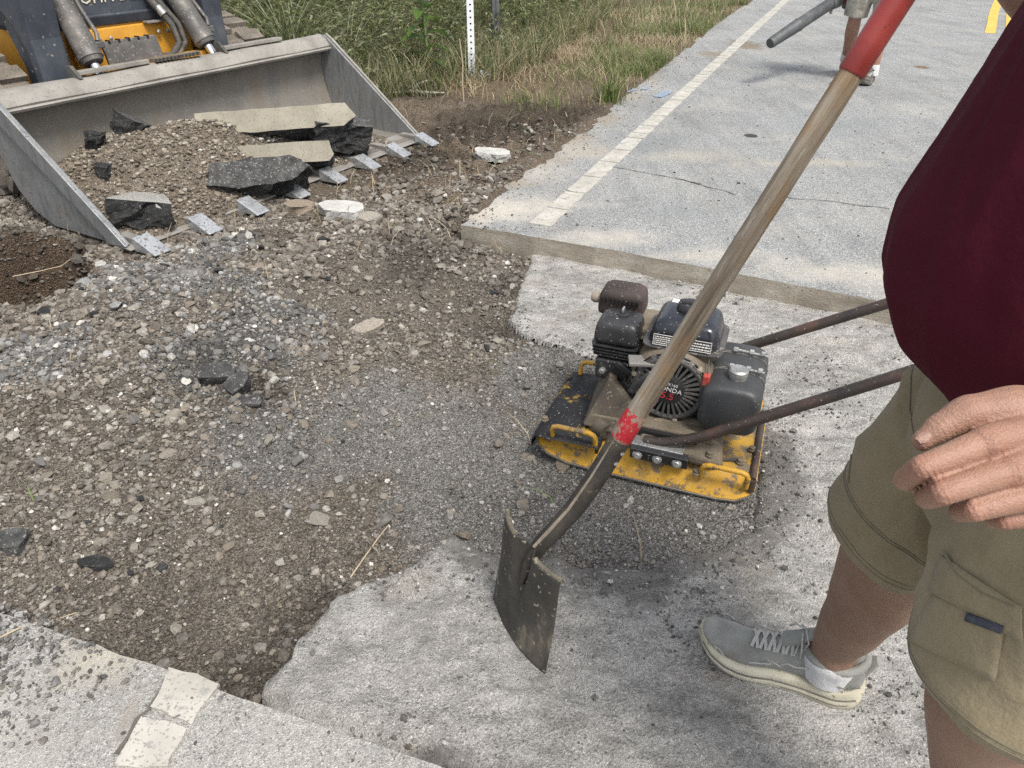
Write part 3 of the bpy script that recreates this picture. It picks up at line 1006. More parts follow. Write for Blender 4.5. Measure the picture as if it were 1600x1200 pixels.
def crack(pts, wd, parent, seed):
    P = jitter_line([px(u, v) for u, v in pts], .03, .02, seed)
    vs, fs = [], []
    for i, p in enumerate(P):
        d = (P[min(i + 1, len(P) - 1)] - P[max(i - 1, 0)]).normalized()
        nn = Vector((-d.y, d.x, 0)) * wd * random.uniform(.3, 1)
        vs += [p + nn + Vector((0, 0, .0035)), p - nn + Vector((0, 0, .0035))]
        if i: fs.append((2 * i - 2, 2 * i - 1, 2 * i + 1, 2 * i))
    MB().add(vs, fs).build("crack", MT["crack"], parent)


crack([(935, 258), (1000, 268), (1060, 280), (1100, 290), (1150, 305)], .006, road, 61)
crack([(1225, 308), (1300, 316), (1390, 327)], .005, road, 62)
crack([(1080, 285), (1094, 288)], .008, road, 63)
crack([(236, 1108), (255, 1085), (268, 1072), (300, 1055)], .008, near_road, 64)
crack([(180, 1180), (215, 1125), (240, 1105)], .006, near_road, 65)
# ------------------------------------------------------------------ stones and gravel
ph = (1 + 5 ** .5) / 2
ICO_V = np.array([(-1, ph, 0), (1, ph, 0), (-1, -ph, 0), (1, -ph, 0), (0, -1, ph), (0, 1, ph), (0, -1, -ph), (0, 1, -ph), (ph, 0, -1), (ph, 0, 1), (-ph, 0, -1), (-ph, 0, 1)]) / math.hypot(1, ph)
ICO_F = np.array([(0, 11, 5), (0, 5, 1), (0, 1, 7), (0, 7, 10), (0, 10, 11), (1, 5, 9), (5, 11, 4), (11, 10, 2), (10, 7, 6), (7, 1, 8), (3, 9, 4), (3, 4, 2), (3, 2, 6), (3, 6, 8), (3, 8, 9), (4, 9, 5), (2, 4, 11), (6, 2, 10), (8, 6, 7), (9, 8, 1)])
VARS = np.stack([ICO_V * (1 + rng.uniform(-.32, .32, (12, 1))) + rng.uniform(-.12, .12, (12, 3)) for _ in range(16)])


def rand_rot(n):
    q = rng.normal(size=(n, 4))
    q /= np.linalg.norm(q, axis=1)[:, None]
    w_, x_, y_, z_ = q.T
    return np.stack([1 - 2 * (y_ * y_ + z_ * z_), 2 * (x_ * y_ - z_ * w_), 2 * (x_ * z_ + y_ * w_), 2 * (x_ * y_ + z_ * w_), 1 - 2 * (x_ * x_ + z_ * z_), 2 * (y_ * z_ - x_ * w_), 2 * (x_ * z_ - y_ * w_), 2 * (y_ * z_ + x_ * w_), 1 - 2 * (x_ * x_ + y_ * y_)], 1).reshape(-1, 3, 3)


def stone_field(name, pos, size, cols, parent=None, flat=.74):
    n = len(pos)
    V = VARS[rng.integers(0, len(VARS), n)]
    sc = rng.uniform(.6, 1.25, (n, 1, 3))
    V = V * sc
    V = np.einsum('nij,nkj->nki', rand_rot(n), V)
    V[:, :, 2] *= flat
    V = V * (size / 2)[:, None, None] + pos[:, None, :]
    F = (ICO_F[None] + 12 * np.arange(n)[:, None, None]).reshape(-1, 3)
    me = np_mesh(name, V.reshape(-1, 3), F, np.repeat(cols, 12, axis=0), False)
    o = link(name, me, MT["gravel"], parent)
    o["kind"] = "stuff"
    return o


PAL_BROWN = .9 * np.array([(.15, .125, .098), (.215, .184, .148), (.27, .238, .196), (.185, .158, .127), (.33, .30, .255), (.125, .103, .08), (.235, .198, .152), (.20, .18, .155)])
PAL_GREY = .9 * np.array([(.15, .148, .143), (.20, .196, .188), (.26, .256, .246), (.11, .108, .104), (.34, .333, .32), (.185, .17, .15)])
PAL_GRIT = 1.12 * np.array([(.16, .153, .143), (.205, .196, .183), (.125, .12, .112), (.26, .25, .234), (.18, .163, .14)])


def gravel_cols(x, y, n):
    g, t, tf = zones(x, y)
    c = PAL_BROWN[rng.integers(0, len(PAL_BROWN), n)]
    c = c * .78 + c.mean(1, keepdims=True) * .22
    k = rng.random(n)
    c = np.where((k < g)[:, None], PAL_GREY[rng.integers(0, len(PAL_GREY), n)], c)
    c = np.where((k < t)[:, None], PAL_GRIT[rng.integers(0, len(PAL_GRIT), n)], c)
    r = rng.random(n)
    c = np.where((r < .022)[:, None], np.array([.50, .485, .45]), c)
    c = np.where((r > .985)[:, None], np.array([.045, .045, .046]), c)
    return c * rng.uniform(.75, 1.25, (n, 1)) * (1 - .38 * moist(x, y))[:, None]


def scatter(n, x0, x1, y0, y1, dens):
    x = rng.uniform(x0, x1, n * 6)
    y = rng.uniform(y0, y1, n * 6)
    p = dens(x, y)
    k = np.nonzero(rng.random(len(x)) < p)[0][:n]
    return x[k], y[k]


def on_soil(x, y):
    m = np.where((x > bx0) & (x < 1.69) & (y > by0) & (y < by1), mill_h(x, y), -9)
    return (sdist(FAR_S, x, y) < .01) & (sdist(NEAR_S, x, y) < np.where(x < -.93, .10, .01)) & (m < MILL - .02)


def dens1(x, y):
    g, t, tf = zones(x, y)
    d = np.hypot(x, y)
    return on_soil(x, y) * np.clip((1.7 / d) ** 1.1, 0, 1) * (1 - .86 * t) * (1 - tf) * np.clip(.42 + 1.1 * fbm(x, y, .33, 4, 73) + .25, .18, 1) * (1 - .78 * sstep(3.6, 4.3, y + .35 * fbm(x, y, .4, 3, 72)))


x, y = scatter(78000, -2.9, 1.1, .55, 5.4, dens1)
sz = np.clip(rng.lognormal(math.log(.0078), .58, len(x)), .004, .034)
sz *= np.clip(np.hypot(x, y) / 2.2, .8, 1.7)
stone_field("gravel", np.stack([x, y, ground_h(x, y) + sz * .17], 1), sz, gravel_cols(x, y, len(x)), ground)


def dens2(x, y):
    g, t, tf = zones(x, y)
    return on_soil(x, y) * (.12 + .5 * t)


x, y = scatter(14000, -1.4, 1.1, .8, 2.9, dens2)
sz = np.clip(rng.lognormal(math.log(.0048), .4, len(x)), .003, .011)
stone_field("grit", np.stack([x, y, ground_h(x, y) + sz * .1], 1), sz, gravel_cols(x, y, len(x)), ground)


# loose crumbs on the milled layer and on the road
def dens3(x, y):
    m = np.where((x > bx0) & (x < 1.69) & (y > by0) & (y < by1), mill_h(x, y), -9)
    sdm = sdist(MILLED, x, y)
    near_tr = np.exp(-np.clip(sdm - .06, 0, 9) / .07) * (y < 2.5) * (y > 1.2) * (x > -.35)
    cl = sstep(.05, .45, fbm(x, y, .22, 4, 71))
    return (m > MILL - .03) * (sdist(FAR_S, x, y) < 0) * (sdist(NEAR_S, x, y) < 0) * np.clip(.05 + .75 * cl + .8 * near_tr, 0, 1)


x, y = scatter(11000, -.7, 1.65, .5, 3.4, dens3)
sz = np.clip(rng.lognormal(math.log(.0044), .5, len(x)), .0022, .018)
cc = np.where((rng.random(len(x)) < .55)[:, None], PAL_GREY[rng.integers(0, 6, len(x))] * .7, PAL_GREY[rng.integers(0, 6, len(x))] * 1.5)
stone_field("loose_crumbs", np.stack([x, y, mill_h(x, y) + sz * .15], 1), sz, cc, milled)


def dens4(x, y):
    sdf = sdist(FAR_S, x, y)
    return (sdf > -.14) * (.03 * (sdf > .01) + .9 * np.exp(-np.abs(sdf) / .10) * (x < 2.2) * (x - .43 * (y - 3.4) < .75) * (y > 3.35))


x, y = scatter(5200, -.4, 3.2, 2.6, 8.5, dens4)
sz = np.clip(rng.lognormal(math.log(.006), .45, len(x)), .003, .018)
stone_field("road_crumbs", np.stack([x, y, np.maximum(ground_h(x, y), .001) + sz * .15], 1), sz, gravel_cols(x, y, len(x)) * .75, road)
x, y = scatter(1600, -1.3, .6, .3, 1.05, lambda x, y: (sdist(NEAR_S, x, y) > .005) * (.10 + .9 * np.exp(-(sdist(NEAR_S, x, y)) / .05) * (x < -.5)))
sz = np.clip(rng.lognormal(math.log(.0042), .45, len(x)), .002, .014)
cc = PAL_GREY[rng.integers(0, 6, len(x))]
stone_field("road_crumbs", np.stack([x, y, np.full(len(x), .001) + sz * .15], 1), sz, cc, near_road)

# loose grindings heaped on the pavement's left corner
x, y = scatter(9000, -1.75, -.68, .3, 1.3, lambda x, y: (sdist(NEAR_S, x, y) > -.02) * np.clip(1.25 - (x + 1.36 - .45 * (y - .6)) / .42 + fbm(x, y, .09, 3, 74) * .45, 0, 1) ** 2)
sz = np.clip(rng.lognormal(math.log(.0062), .5, len(x)), .003, .022)
stone_field("grindings", np.stack([x, y, np.maximum(ground_h(x, y), 0) + sz * .2 + rng.random(len(x)) * .004], 1), sz, PAL_GREY[rng.integers(0, 6, len(x))] * rng.uniform(.8, 1.3, (len(x), 1)), near_road)

# stones large enough to pick apart, each an object of its own
STONE = []
for i in range(14):
    b = bmesh.new()
    bmesh.ops.create_icosphere(b, subdivisions=2, radius=1)
    sx, sy, sz_ = random.uniform(.7, 1.25), random.uniform(.55, 1), random.uniform(.45, .8)
    cuts = [(Vector((random.gauss(0, 1), random.gauss(0, 1), random.gauss(0, 1))).normalized(), random.uniform(.42, .8)) for _ in range(9)]
    for v in b.verts:
        p = v.co.copy()
        for nn, dd in cuts:
            e_ = p.dot(nn) - dd
            if e_ > 0: p -= nn * e_
        p += Vector((random.uniform(-.025, .025), random.uniform(-.025, .025), random.uniform(-.025, .025)))
        v.co = (p.x * sx, p.y * sy, p.z * sz_)
    m_ = bpy.data.meshes.new("stone")
    b.to_mesh(m_)
    b.free()
    m_.materials.append(MT["stone"])
    STONE.append(m_)
cx_, cy_ = scatter(900, -2.2, .6, .75, 4.4, lambda x, y: on_soil(x, y) * np.clip((1.9 / np.hypot(x, y)) ** 1.4, 0, 1) * (1 - .7 * zones(x, y)[1]))
ss = np.clip(rng.lognormal(math.log(.0125), .42, len(cx_)), .009, .032)
order = np.argsort(-(ss / np.hypot(cx_, cy_)))[:285]
hz_ = ground_h(cx_, cy_)
for i in order:
    o = link("stone", STONE[random.randrange(14)], None, ground)
    s_ = float(ss[i])
    o.location = (float(cx_[i]), float(cy_[i]), float(hz_[i]) + s_ * .18)
    o.scale = (s_, s_, s_)
    o.rotation_euler = (random.uniform(-.5, .5), random.uniform(-.5, .5), random.uniform(0, 6.28))


def rough_block(name, poly, h, mats, loc, rot, seed, amp=.012, parent=None, cuts=6, face_top=True):
    """a broken slab: outline poly (metres), thickness h, rough broken sides, sawn or worn top"""
    b = bmesh.new()
    n = len(poly)
    up = [b.verts.new((x, y, h / 2)) for x, y in poly]
    lo = [b.verts.new((x, y, -h / 2)) for x, y in poly]
    ft = b.faces.new(up)
    b.faces.new(lo[::-1])
    for i in range(n):
        b.faces.new((up[i], lo[i], lo[(i + 1) % n], up[(i + 1) % n]))
    bmesh.ops.subdivide_edges(b, edges=b.edges[:], cuts=cuts, use_grid_fill=True)
    bmesh.ops.triangulate(b, faces=b.faces[:])
    b.normal_update()
    sd0 = random.Random(seed)
    for v in b.verts:
        p = v.co
        fx1 = float(fbm(np.array([p.x * 1.0 + seed]), np.array([p.y + p.z * 1.7]), .05, 3, seed)[0])
        fx2 = float(fbm(np.array([p.y * 1.0 - seed]), np.array([p.x - p.z * 1.3]), .05, 3, seed + 3)[0])
        fx3 = float(fbm(np.array([p.x]), np.array([p.y]), .06, 3, seed + 7)[0])
        topness = 1 if p.z > h / 2 - 1e-4 else 0
        a_ = amp * (.25 if topness else 1)
        e_ = .22 if topness else 1.0
        v.co = p + Vector((fx1 * amp * e_, fx2 * amp * e_, fx3 * (a_ if not topness else amp * .06)))
    for f in b.faces:
        f.material_index = 0 if f.normal.z > .8 else 1
    m_ = bpy.data.meshes.new(name)
    b.normal_update()
    for f in b.faces:
        f.material_index = 0 if (f.normal.z > .75 and f.calc_center_median().z > h * .3) else 1
    b.to_mesh(m_)
    b.free()
    m_.materials.append(mats[0])
    m_.materials.append(mats[1])
    o = link(name, m_, None, parent)
    o.location = loc
    o.rotation_euler = rot
    return o


def on_ground(u, v, dz=0.0):
    p = px(u, v)
    for _ in range(3):
        zz = float(top_h(p.x, p.y)[0])
        p = px(u, v, zz)
    return Vector((p.x, p.y, zz + dz))


def poly_blob(rx, ry, n, seed, j=.2):
    r = random.Random(seed)
    return [(rx * (1 + r.uniform(-j, j)) * math.cos(2 * math.pi * k / n), ry * (1 + r.uniform(-j, j)) * math.sin(2 * math.pi * k / n)) for k in range(n)]


ROCKS = [
    ("concrete_chunk", 770, 246, .115, .085, .05, "concrete", "concrete", (0, .1, .3), "pale flat chunk of pavement lying on bare soil near the road edge", "rubble"),
    ("rock", 536, 336, .115, .075, .06, "concrete", "concrete", (.1, .05, -.2), "large pale grey rock just below the slabs that jut from the bucket", "rock"),
    ("rock", 468, 331, .07, .055, .06, "stone", "stone", (.1, .1, .5), "rounded grey rock left of the large pale rock under the bucket edge", "rock"),
    ("rock", 577, 345, .06, .04, .04, "stone", "stone", (.1, .1, .9), "small brown-grey rock touching the right of the large pale rock", "rock"),
    ("flat_stone", 576, 513, .072, .032, .025, "stone", "stone", (.12, -.1, .5), "flat tan wedge of stone lying alone mid heap on brown gravel", "stone"),
    ("asphalt_chunk", 14, 853, .05, .035, .03, "grey_chunk", "grey_chunk", (.1, .1, .2), "grey speckled chunk of asphalt at the left edge of the picture", "rubble"),
    ("asphalt_chunk", 340, 590, .06, .035, .045, "grey_chunk", "black_asphalt", (.4, .1, .3), "dark rough asphalt lump in the middle of the grey grindings heap", "rubble"),
    ("asphalt_chunk", 372, 606, .045, .03, .035, "grey_chunk", "black_asphalt", (.3, -.3, .9), "dark asphalt lump just right of the largest lump on the heap", "rubble"),
    ("asphalt_chunk", 150, 885, .035, .02, .025, "black_asphalt", "black_asphalt", (.1, .2, .1), "small black asphalt crumb on gravel near the lower left pavement", "rubble"),
    ("asphalt_chunk", 455, 683, .045, .02, .02, "black_asphalt", "black_asphalt", (.2, .1, .1), "flat dark asphalt flake on gravel below the heap, towards the compactor", "rubble"),
    ("asphalt_chunk", 75, 492, .03, .025, .03, "black_asphalt", "black_asphalt", (.2, .1, .1), "dark brown clod high on the left of the heap", "rubble"),
    ("asphalt_chunk", 385, 628, .05, .022, .015, "grey_chunk", "grey_chunk", (.3, .1, .1), "grey asphalt flake lying below the two dark lumps on the heap", "rubble"),
]
for i, (nm, u, v, rx, ry, h, mt, ms, rot, lab, cat) in enumerate(ROCKS):
    p = on_ground(u, v, h * .30)
    o = rough_block(nm, poly_blob(rx, ry, 8, 400 + i), h, (MT[mt], MT[ms]), p, rot, 500 + i, amp=min(rx, ry) * .35, cuts=3)
    tag(o, lab, cat, "loose rubble on the ground")
# ------------------------------------------------------------------ track loader; local x along the bucket edge, y back, z up
LO = Vector((-1.749, 3.184, 0.0))
LANG = math.atan2(.861, .508)
ld_ = thing("track_loader", "charcoal and amber tracked loader with its wide toothed bucket lowered on the shoulder", "loader", LO, LANG)
LM = Matrix.Translation(LO) @ Matrix.Rotation(LANG, 4, 'Z')
BW = 2.19
prof = [(.02, .012), (.30, .016), (.54, .03), (.66, .075), (.745, .16), (.785, .29), (.79, .42), (.76, .52)]
inn = prof
out_ = [(.02, -.004), (.30, -.002), (.55, .008), (.675, .055), (.765, .145), (.81, .29), (.815, .43), (.785, .53)]
bk_ = MB()
NQ = 40
rings = []
for i in range(NQ + 1):
    qx = BW * i / NQ
    rings.append([(qx, s, h) for s, h in inn] + [(qx, s, h) for s, h in reversed(out_)])
bk_.loft(rings)
bucket = bk_.build("bucket", MT["bucket_rust"], ld_, True)
# lip: folded beam along the top edge, with a lighter flange
lipp = [(.70, .515), (.695, .527), (.715, .560), (.745, .583), (.79, .590), (.83, .575), (.835, .53), (.80, .50), (.76, .508)]
m = MB()
m.loft([[(qx, s, h + .003 * math.sin(qx * 9)) for s, h in lipp] for qx in np.linspace(-.012, BW + .012, 14)])
m.build("bucket_lip", MT["lip_steel"], bucket, True, angle=30)
m = MB()
m.loft([[(qx, s, h) for s, h in [(.690, .500), (.683, .512), (.692, .520), (.702, .512)]] for qx in np.linspace(-.005, BW + .005, 4)])
m.build("lip_flange", MT["lip_steel"], bucket)
# raised bars on the lip
for q0, q1, mt in ((.45, .86, "lip_steel"), (.90, 1.2, "dust_metal"), (1.38, 1.84, "lip_steel")):
    m = MB().box(((q0 + q1) / 2, .80, .603), (q1 - q0, .075, .022), Matrix.Rotation(-.1, 3, 'X'))
    m.build("step_bar", MT[mt], bucket, bevel=.004)
for q in (.43, 1.36):
    MB().prism([(.74, .585), (.80, .64), (.83, .64), (.83, .585)], lambda a, b, d: (d, a, b), q, q + .02).build("lug", MT["hose"], bucket)
m = MB()
for i in range(12):
    m.box((.90 + i * .025, .755, .607), (.014, .012, .016))
m.build("grip_teeth", MT["hose"], bucket)
# side plates
sp = [(.0, .012), (.05, -.002), (.56, -.006), (.69, .045), (.785, .14), (.835, .29), (.84, .44), (.815, .575), (.74, .592), (.70, .565)]
for q0, q1 in ((-.016, .0), (BW, BW + .016)):
    side = MB().prism(sp, lambda a, b, d: (d, a, b), q0, q1).build("side_plate", MT["side_steel"], bucket, bevel=.003)
    s_ = -1 if q0 < 0 else 1
    band = [(-.01, .01), (.10, -.002), (.80, .53), (.735, .60), (.69, .572)]
    e0 = -.034 if q0 < 0 else BW + .017
    MB().prism(band, lambda a, b, d: (d, a, b), e0, e0 + .017).build("edge_band", MT["lip_steel"] if s_ > 0 else MT["side_steel"], side, bevel=.003)
# cutting edge and teeth
MB().prism([(-.035, .0), (.14, .022), (.14, -.004), (-.035, -.008)], lambda a, b, d: (d, a, b), -.03, BW + .03).build("cutting_edge", MT["bucket_steel"], bucket, bevel=.003)
for i in range(8):
    q = .035 + i * .303
    t = MB()
    wv = .043
    t.add([(q - wv, -.175, -.012), (q + wv, -.175, -.012), (q - wv, -.175, -.004), (q + wv, -.175, -.004),
           (q - wv, -.03, -.016), (q + wv, -.03, -.016), (q - wv, -.035, .052), (q + wv, -.035, .052)],
          [(0, 1, 3, 2), (2, 3, 7, 6), (0, 2, 6, 4), (1, 5, 7, 3), (4, 6, 7, 5), (0, 4, 5, 1)])
    tooth = t.build("tooth", MT["bright_steel"], bucket, bevel=.004)
    MB().prism([(-.032, -.01), (-.04, .034), (.10, .036), (.14, .018), (.14, -.008)], lambda a, b, d: (d, a, b), q - .024, q + .024).build("tooth_shank", MT["bucket_steel"], bucket, bevel=.004)
# back of the bucket: hitch plate
MB().box((1.05, .90, .36), (1.25, .07, .30)).build("hitch_plate", MT["loader_dark"], ld_, bevel=.01)
# arms
armp = [(.98, .30), (.98, .56), (.99, .75), (.97, .95), (1.0, 1.2), (1.25, 1.42), (2.1, 1.56), (2.1, 1.34), (1.7, 1.20), (1.45, 1.06), (1.30, .96), (1.19, .88), (1.11, .80), (1.06, .70), (1.045, .56), (1.06, .30)]
for q0, q1 in ((.385, .555), (1.46, 1.60)):
    arm = MB().prism(armp, lambda a, b, d: (d, a, b), q0, q1).build("lift_arm", MT["loader_dark"], ld_, bevel=.012)
    MB().prism([(1.05, .3), (1.05, .7), (1.18, .87), (1.24, .80), (1.17, .6), (1.16, .3)], lambda a, b, d: (d, a, b), q0 + .03, q1 - .03).build("inner_gusset", MT["loader_dark"], arm, bevel=.006)
# tilt cylinders
for q0, q1 in ((.625, .655), (1.365, 1.32)):
    a, b_ = Vector((q0, .90, .62)), Vector((q1, 1.17, 1.06))
    dv = (b_ - a).normalized()
    cy = MB().tube([a, a + dv * .02, a + dv * .022, a + dv * .05, b_, b_ + dv * .2], [.052, .060, .066, .062, .062, .062], 20).build("tilt_cylinder", MT["cylinder_grey"], ld_, True)
    MB().tube([a - dv * .004, a + dv * .014], [.040, .054], 20).build("gland", MT["hose"], cy, True)
    MB().cyl(a - dv * .14, a + dv * .02, .024, 16).build("rod", MT["chrome"], cy, True)
    MB().tube([a + dv * .10 + Vector((.07, -.02, .01)), a + dv * .13 + Vector((.085, -.02, .02)), a + dv * .3 + Vector((.075, -.02, .0)), b_ + Vector((.07, 0, .1))], .012, 10).build("steel_line", MT["cylinder_grey"], cy, True)
    MB().box(a + dv * .09 + Vector((.075, -.01, 0)), (.05, .035, .035)).build("port_block", MT["cylinder_grey"], cy, bevel=.006)
# chassis front
MB().box((.98, 1.32, .97), (.95, .42, .44)).build("front_cover", MT["loader_dark"], ld_, bevel=.03)
MB().box((.98, 1.105, .79), (.90, .02, .06), Matrix.Rotation(.35, 3, 'X')).build("cover_skirt", MT["loader_dark"], ld_, bevel=.008)
pan = MB().box((.98, 1.10, .60), (.66, .03, .30), Matrix.Rotation(-.12, 3, 'X')).build("amber_panel", MT["loader_orange"], ld_, bevel=.008)
for q in (.80, .87, 1.18, 1.24):
    MB().lathe([(.008, 0), (.012, .004), (.012, .010), (.006, .013)], Matrix.Translation((q, 1.075, .70)) @ Matrix.Rotation(R(90), 4, 'X'), 8).build("bolt", MT["steel"], pan)
MB().box((1.18, 1.075, .755), (.14, .05, .012)).build("tab", MT["bucket_steel"], pan, bevel=.003)
pl = MB().box((.915, .965, .635), (.345, .018, .135), Matrix.Rotation(-.25, 3, 'X')).build("cover_plate", MT["cylinder_grey"], ld_, bevel=.004)
for i in range(5):
    MB().box((.79 + i * .06, .982, .697), (.012, .03, .018)).build("notch", MT["void"], pl)
MB().box((.98, .94, .575), (.80, .06, .03)).build("hitch_bar", MT["loader_orange"], ld_, bevel=.006)
MB().tube([(.72, 1.0, .60), (.68, 1.02, .63), (.66, 1.06, .64)], .035, 12).build("pivot_boss", MT["dust_metal"], ld_, True)
# hoses beside the right cylinder
for k, (dx, r_) in enumerate(((0, .019), (.045, .017))):
    MB().tube([(1.05 + dx, .98, .58), (1.17 + dx, .97, .585), (1.235 + dx, .98, .64), (1.225 + dx, 1.0, .74), (1.17 + dx, 1.06, .86), (1.14 + dx, 1.12, 1.1)], r_, 10).build("hydraulic_hose", MT["hose"], ld_, True)
MB().tube([(1.205, 1.02, .79), (1.19, 1.045, .83)], .024, 12).build("hose_fitting", MT["steel"], ld_, True)
MB().tube([(1.195, 1.035, .81), (1.165, 1.07, .875)], .022, 12).build("hose_fitting", MT["cylinder_grey"], ld_, True)
# lettering on the cover
text_mesh("JOHN DEERE", .088, "lettering", MT["cream_letter"], ld_, Matrix.Translation((.75, 1.106, .874)) @ Matrix.Rotation(R(90), 4, 'X'), .0015, 'LEFT')
# amber chassis side and cab behind
MB().prism([(1.12, .30), (1.12, .78), (1.45, .95), (2.7, .95), (2.7, .3)], lambda a, b, d: (d, a, b), .56, 1.44).build("chassis", MT["loader_orange"], ld_, bevel=.02)
MB().box((.50, 1.27, .60), (.06, .045, .44), Matrix.Rotation(-.22, 3, 'X')).build("amber_strip", MT["loader_orange"], ld_, bevel=.008)
MB().box((1.0, 2.1, 1.45), (.9, 1.2, 1.0)).build("cab", MT["loader_dark"], ld_, bevel=.05)
# tracks: each a belt with lugs
for q0, q1 in ((.06, .375), (1.62, 2.0)):
    loop = [(1.05, .08), (.97, .20), (.96, .36), (1.02, .50), (1.20, .62), (1.42, .685), (2.0, .70), (2.5, .66), (2.75, .45), (2.78, .22), (2.65, .06), (2.2, .0), (1.4, .0)]
    tr = MB().prism(loop, lambda a, b, d: (d, a, b), q0, q1).build("track", MT["track"], ld_, bevel=.02)
    pts = [Vector((0, a, b_)) for a, b_ in loop]
    lug = MB().box((0, 0, 0), ((q1 - q0) * .46, .085, .035)).mesh("track_lug")
    lug.materials.append(MT["track"])
    d_ = 0.0
    for i in range(len(pts)):
        a, b_ = pts[i], pts[(i + 1) % len(pts)]
        L = (b_ - a).length
        k = max(1, round(L / .15))
        for j in range(k):
            if a.z < .05 and b_.z < .05: continue
            p = a.lerp(b_, (j + .5) / k)
            ang = math.atan2((b_ - a).z, (b_ - a).y)
            nn = Vector((0, -(b_ - a).z, (b_ - a).y)).normalized()
            for sd_ in (0, 1):
                o = link("track_lug", lug, None, tr)
                o.location = p + nn * .012 + Vector((q0 + (q1 - q0) * (.25 + .5 * sd_), 0, 0)) + (b_ - a).normalized() * (.035 if sd_ else -.035)
                o.rotation_euler = (ang, 0, 0)

# ------------------------------------------------------------------ what the bucket carries
def lw(q, s, h): return LM @ Vector((q, s, h))


nq, ns = 150, 64
Q, S_ = np.meshgrid(np.linspace(.012, BW - .012, nq), np.linspace(-.15, .775, ns))
q_, s_ = Q.ravel(), S_.ravel()
floor = np.interp(s_, [-.15] + [p[0] for p in prof], [-.03] + [p[1] for p in prof])
prof_q = np.interp(q_, [0, .12, .3, .55, .9, 1.3, 1.6, 1.85, 2.05, 2.19], [.35, .60, .85, .92, .82, .60, .36, .16, .10, .0])
spill = np.exp(-((q_ - .62) / .42) ** 2) + .5 * fbm(q_, s_ * .3, .2, 3, 84)
hgt = prof_q * (.35 * sstep(.02 - .14 * spill, .46, s_) * (1 - .25 * sstep(.5, .78, s_)))
flat_f = np.interp(s_, [-.15, -.05, .05, .3, .6, .8], [-.08, -.03, .012, .016, .03, .05])
zz = np.minimum(flat_f + hgt, .40) + (fbm(q_, s_, .16, 4, 81) * .03 + fbm(q_, s_, .045, 3, 82) * .012) * np.clip(prof_q * 2, 0, 1) - .03 * (prof_q < .1)
P = np.array([tuple(lw(a, b_, c)) for a, b_, c in zip(q_, s_, zz)])
i0 = (np.arange(ns - 1)[:, None] * nq + np.arange(nq - 1)[None, :]).ravel()
colr = np.array([.195, .165, .132]) * (1 + .3 * fbm(q_, s_, .2, 4, 83))[:, None]
load = link("soil_load", np_mesh("soil_load", P, np.stack([i0, i0 + 1, i0 + 1 + nq, i0 + nq], 1), colr, True), MT["soil"])
tag(load, "heap of brown soil and broken stone filling the loader bucket", "soil", kind="stuff")
n = 9000
k = rng.integers(0, len(P), n)
keep = (prof_q[k] > .12) & (zz[k] > floor[k] + .004)
k = k[keep]
pos = P[k] + rng.uniform(-.007, .007, (len(k), 3)) * np.array([1, 1, 0])
sz = np.clip(rng.lognormal(math.log(.014), .45, len(k)), .006, .04)
cc = PAL_BROWN[rng.integers(0, 7, len(k))] * rng.uniform(.8, 1.35, (len(k), 1))
cc = np.where((rng.random(len(k)) < .04)[:, None], np.array([.42, .41, .38]), cc)
stone_field("load_stones", pos + np.array([0, 0, .003]), sz, cc, load)


def slab_in_bucket(name, poly, h, q, s, z, rot, mats, lab, seed, amp=.02, cuts=7):
    o = rough_block(name, poly, h, mats, lw(q, s, z), (0, 0, 0), seed, amp, None, cuts)
    o.rotation_euler = (Matrix.Rotation(LANG, 3, 'Z') @ rot).to_euler()
    return tag(o, lab, "asphalt slab", "broken asphalt in the bucket")


def RX(a): return Matrix.Rotation(R(a), 3, 'X')
def RY(a): return Matrix.Rotation(R(a), 3, 'Y')
def RZ(a): return Matrix.Rotation(R(a), 3, 'Z')


SAW, BLK, GRY = MT["saw_face"], MT["black_asphalt"], MT["near_asphalt"]
DRK = MT["grey_chunk"]
slab_in_bucket("asphalt_slab", [(-.43, -.05), (-.1, -.068), (.38, -.070), (.46, -.02), (.41, .062), (-.42, .062)], .24, 1.27, .33, .235, RZ(-40) @ RX(58), (SAW, DRK), "longest broken slab with smooth tan sawn face, topmost in the bucket", 601, .03)
slab_in_bucket("asphalt_slab", [(-.28, -.055), (.22, -.06), (.25, -.02), (.23, .055), (-.26, .055)], .22, 1.15, .13, .105, RZ(-44) @ RX(60), (SAW, BLK), "broken slab with tan sawn face wedged under the longest slab", 602, .025)
slab_in_bucket("asphalt_slab", [(-.26, -.05), (-.1, -.08), (.16, -.07), (.27, .0), (.18, .07), (-.22, .06)], .24, .82, .03, .085, RZ(-38) @ RX(52), (DRK, BLK), "dark speckled broken slab hanging over the middle bucket teeth", 603, .045)
slab_in_bucket("asphalt_slab", [(-.14, -.07), (.14, -.10), (.11, .12), (-.02, .11)], .12, .17, .13, .10, RZ(-35) @ RX(-4) @ RY(12), (GRY, BLK), "black broken slab with pale top inside the left corner of the bucket", 604, .03)
slab_in_bucket("asphalt_slab", [(-.20, -.12), (.16, -.10), (.19, .03), (.05, .13), (-.18, .10)], .17, 1.56, .10, .165, RZ(-30) @ RX(10) @ RY(12), (DRK, BLK), "jagged dark slab end sticking out beyond the two tan-faced slabs", 608, .045)
slab_in_bucket("asphalt_chunk", [(-.08, -.06), (.07, -.06), (.08, .05), (-.07, .06)], .11, .52, .56, .345, RZ(10) @ RX(20) @ RY(25), (DRK, BLK), "upright dark chunk crowning the soil against the bucket back", 605, .03)
slab_in_bucket("asphalt_chunk", [(-.09, -.03), (.07, -.04), (.07, .03), (-.05, .04)], .07, .30, .55, .315, RZ(40) @ RX(30) @ RY(50), (BLK, BLK), "black jagged chunk on the soil left of the upright chunk", 606, .035)
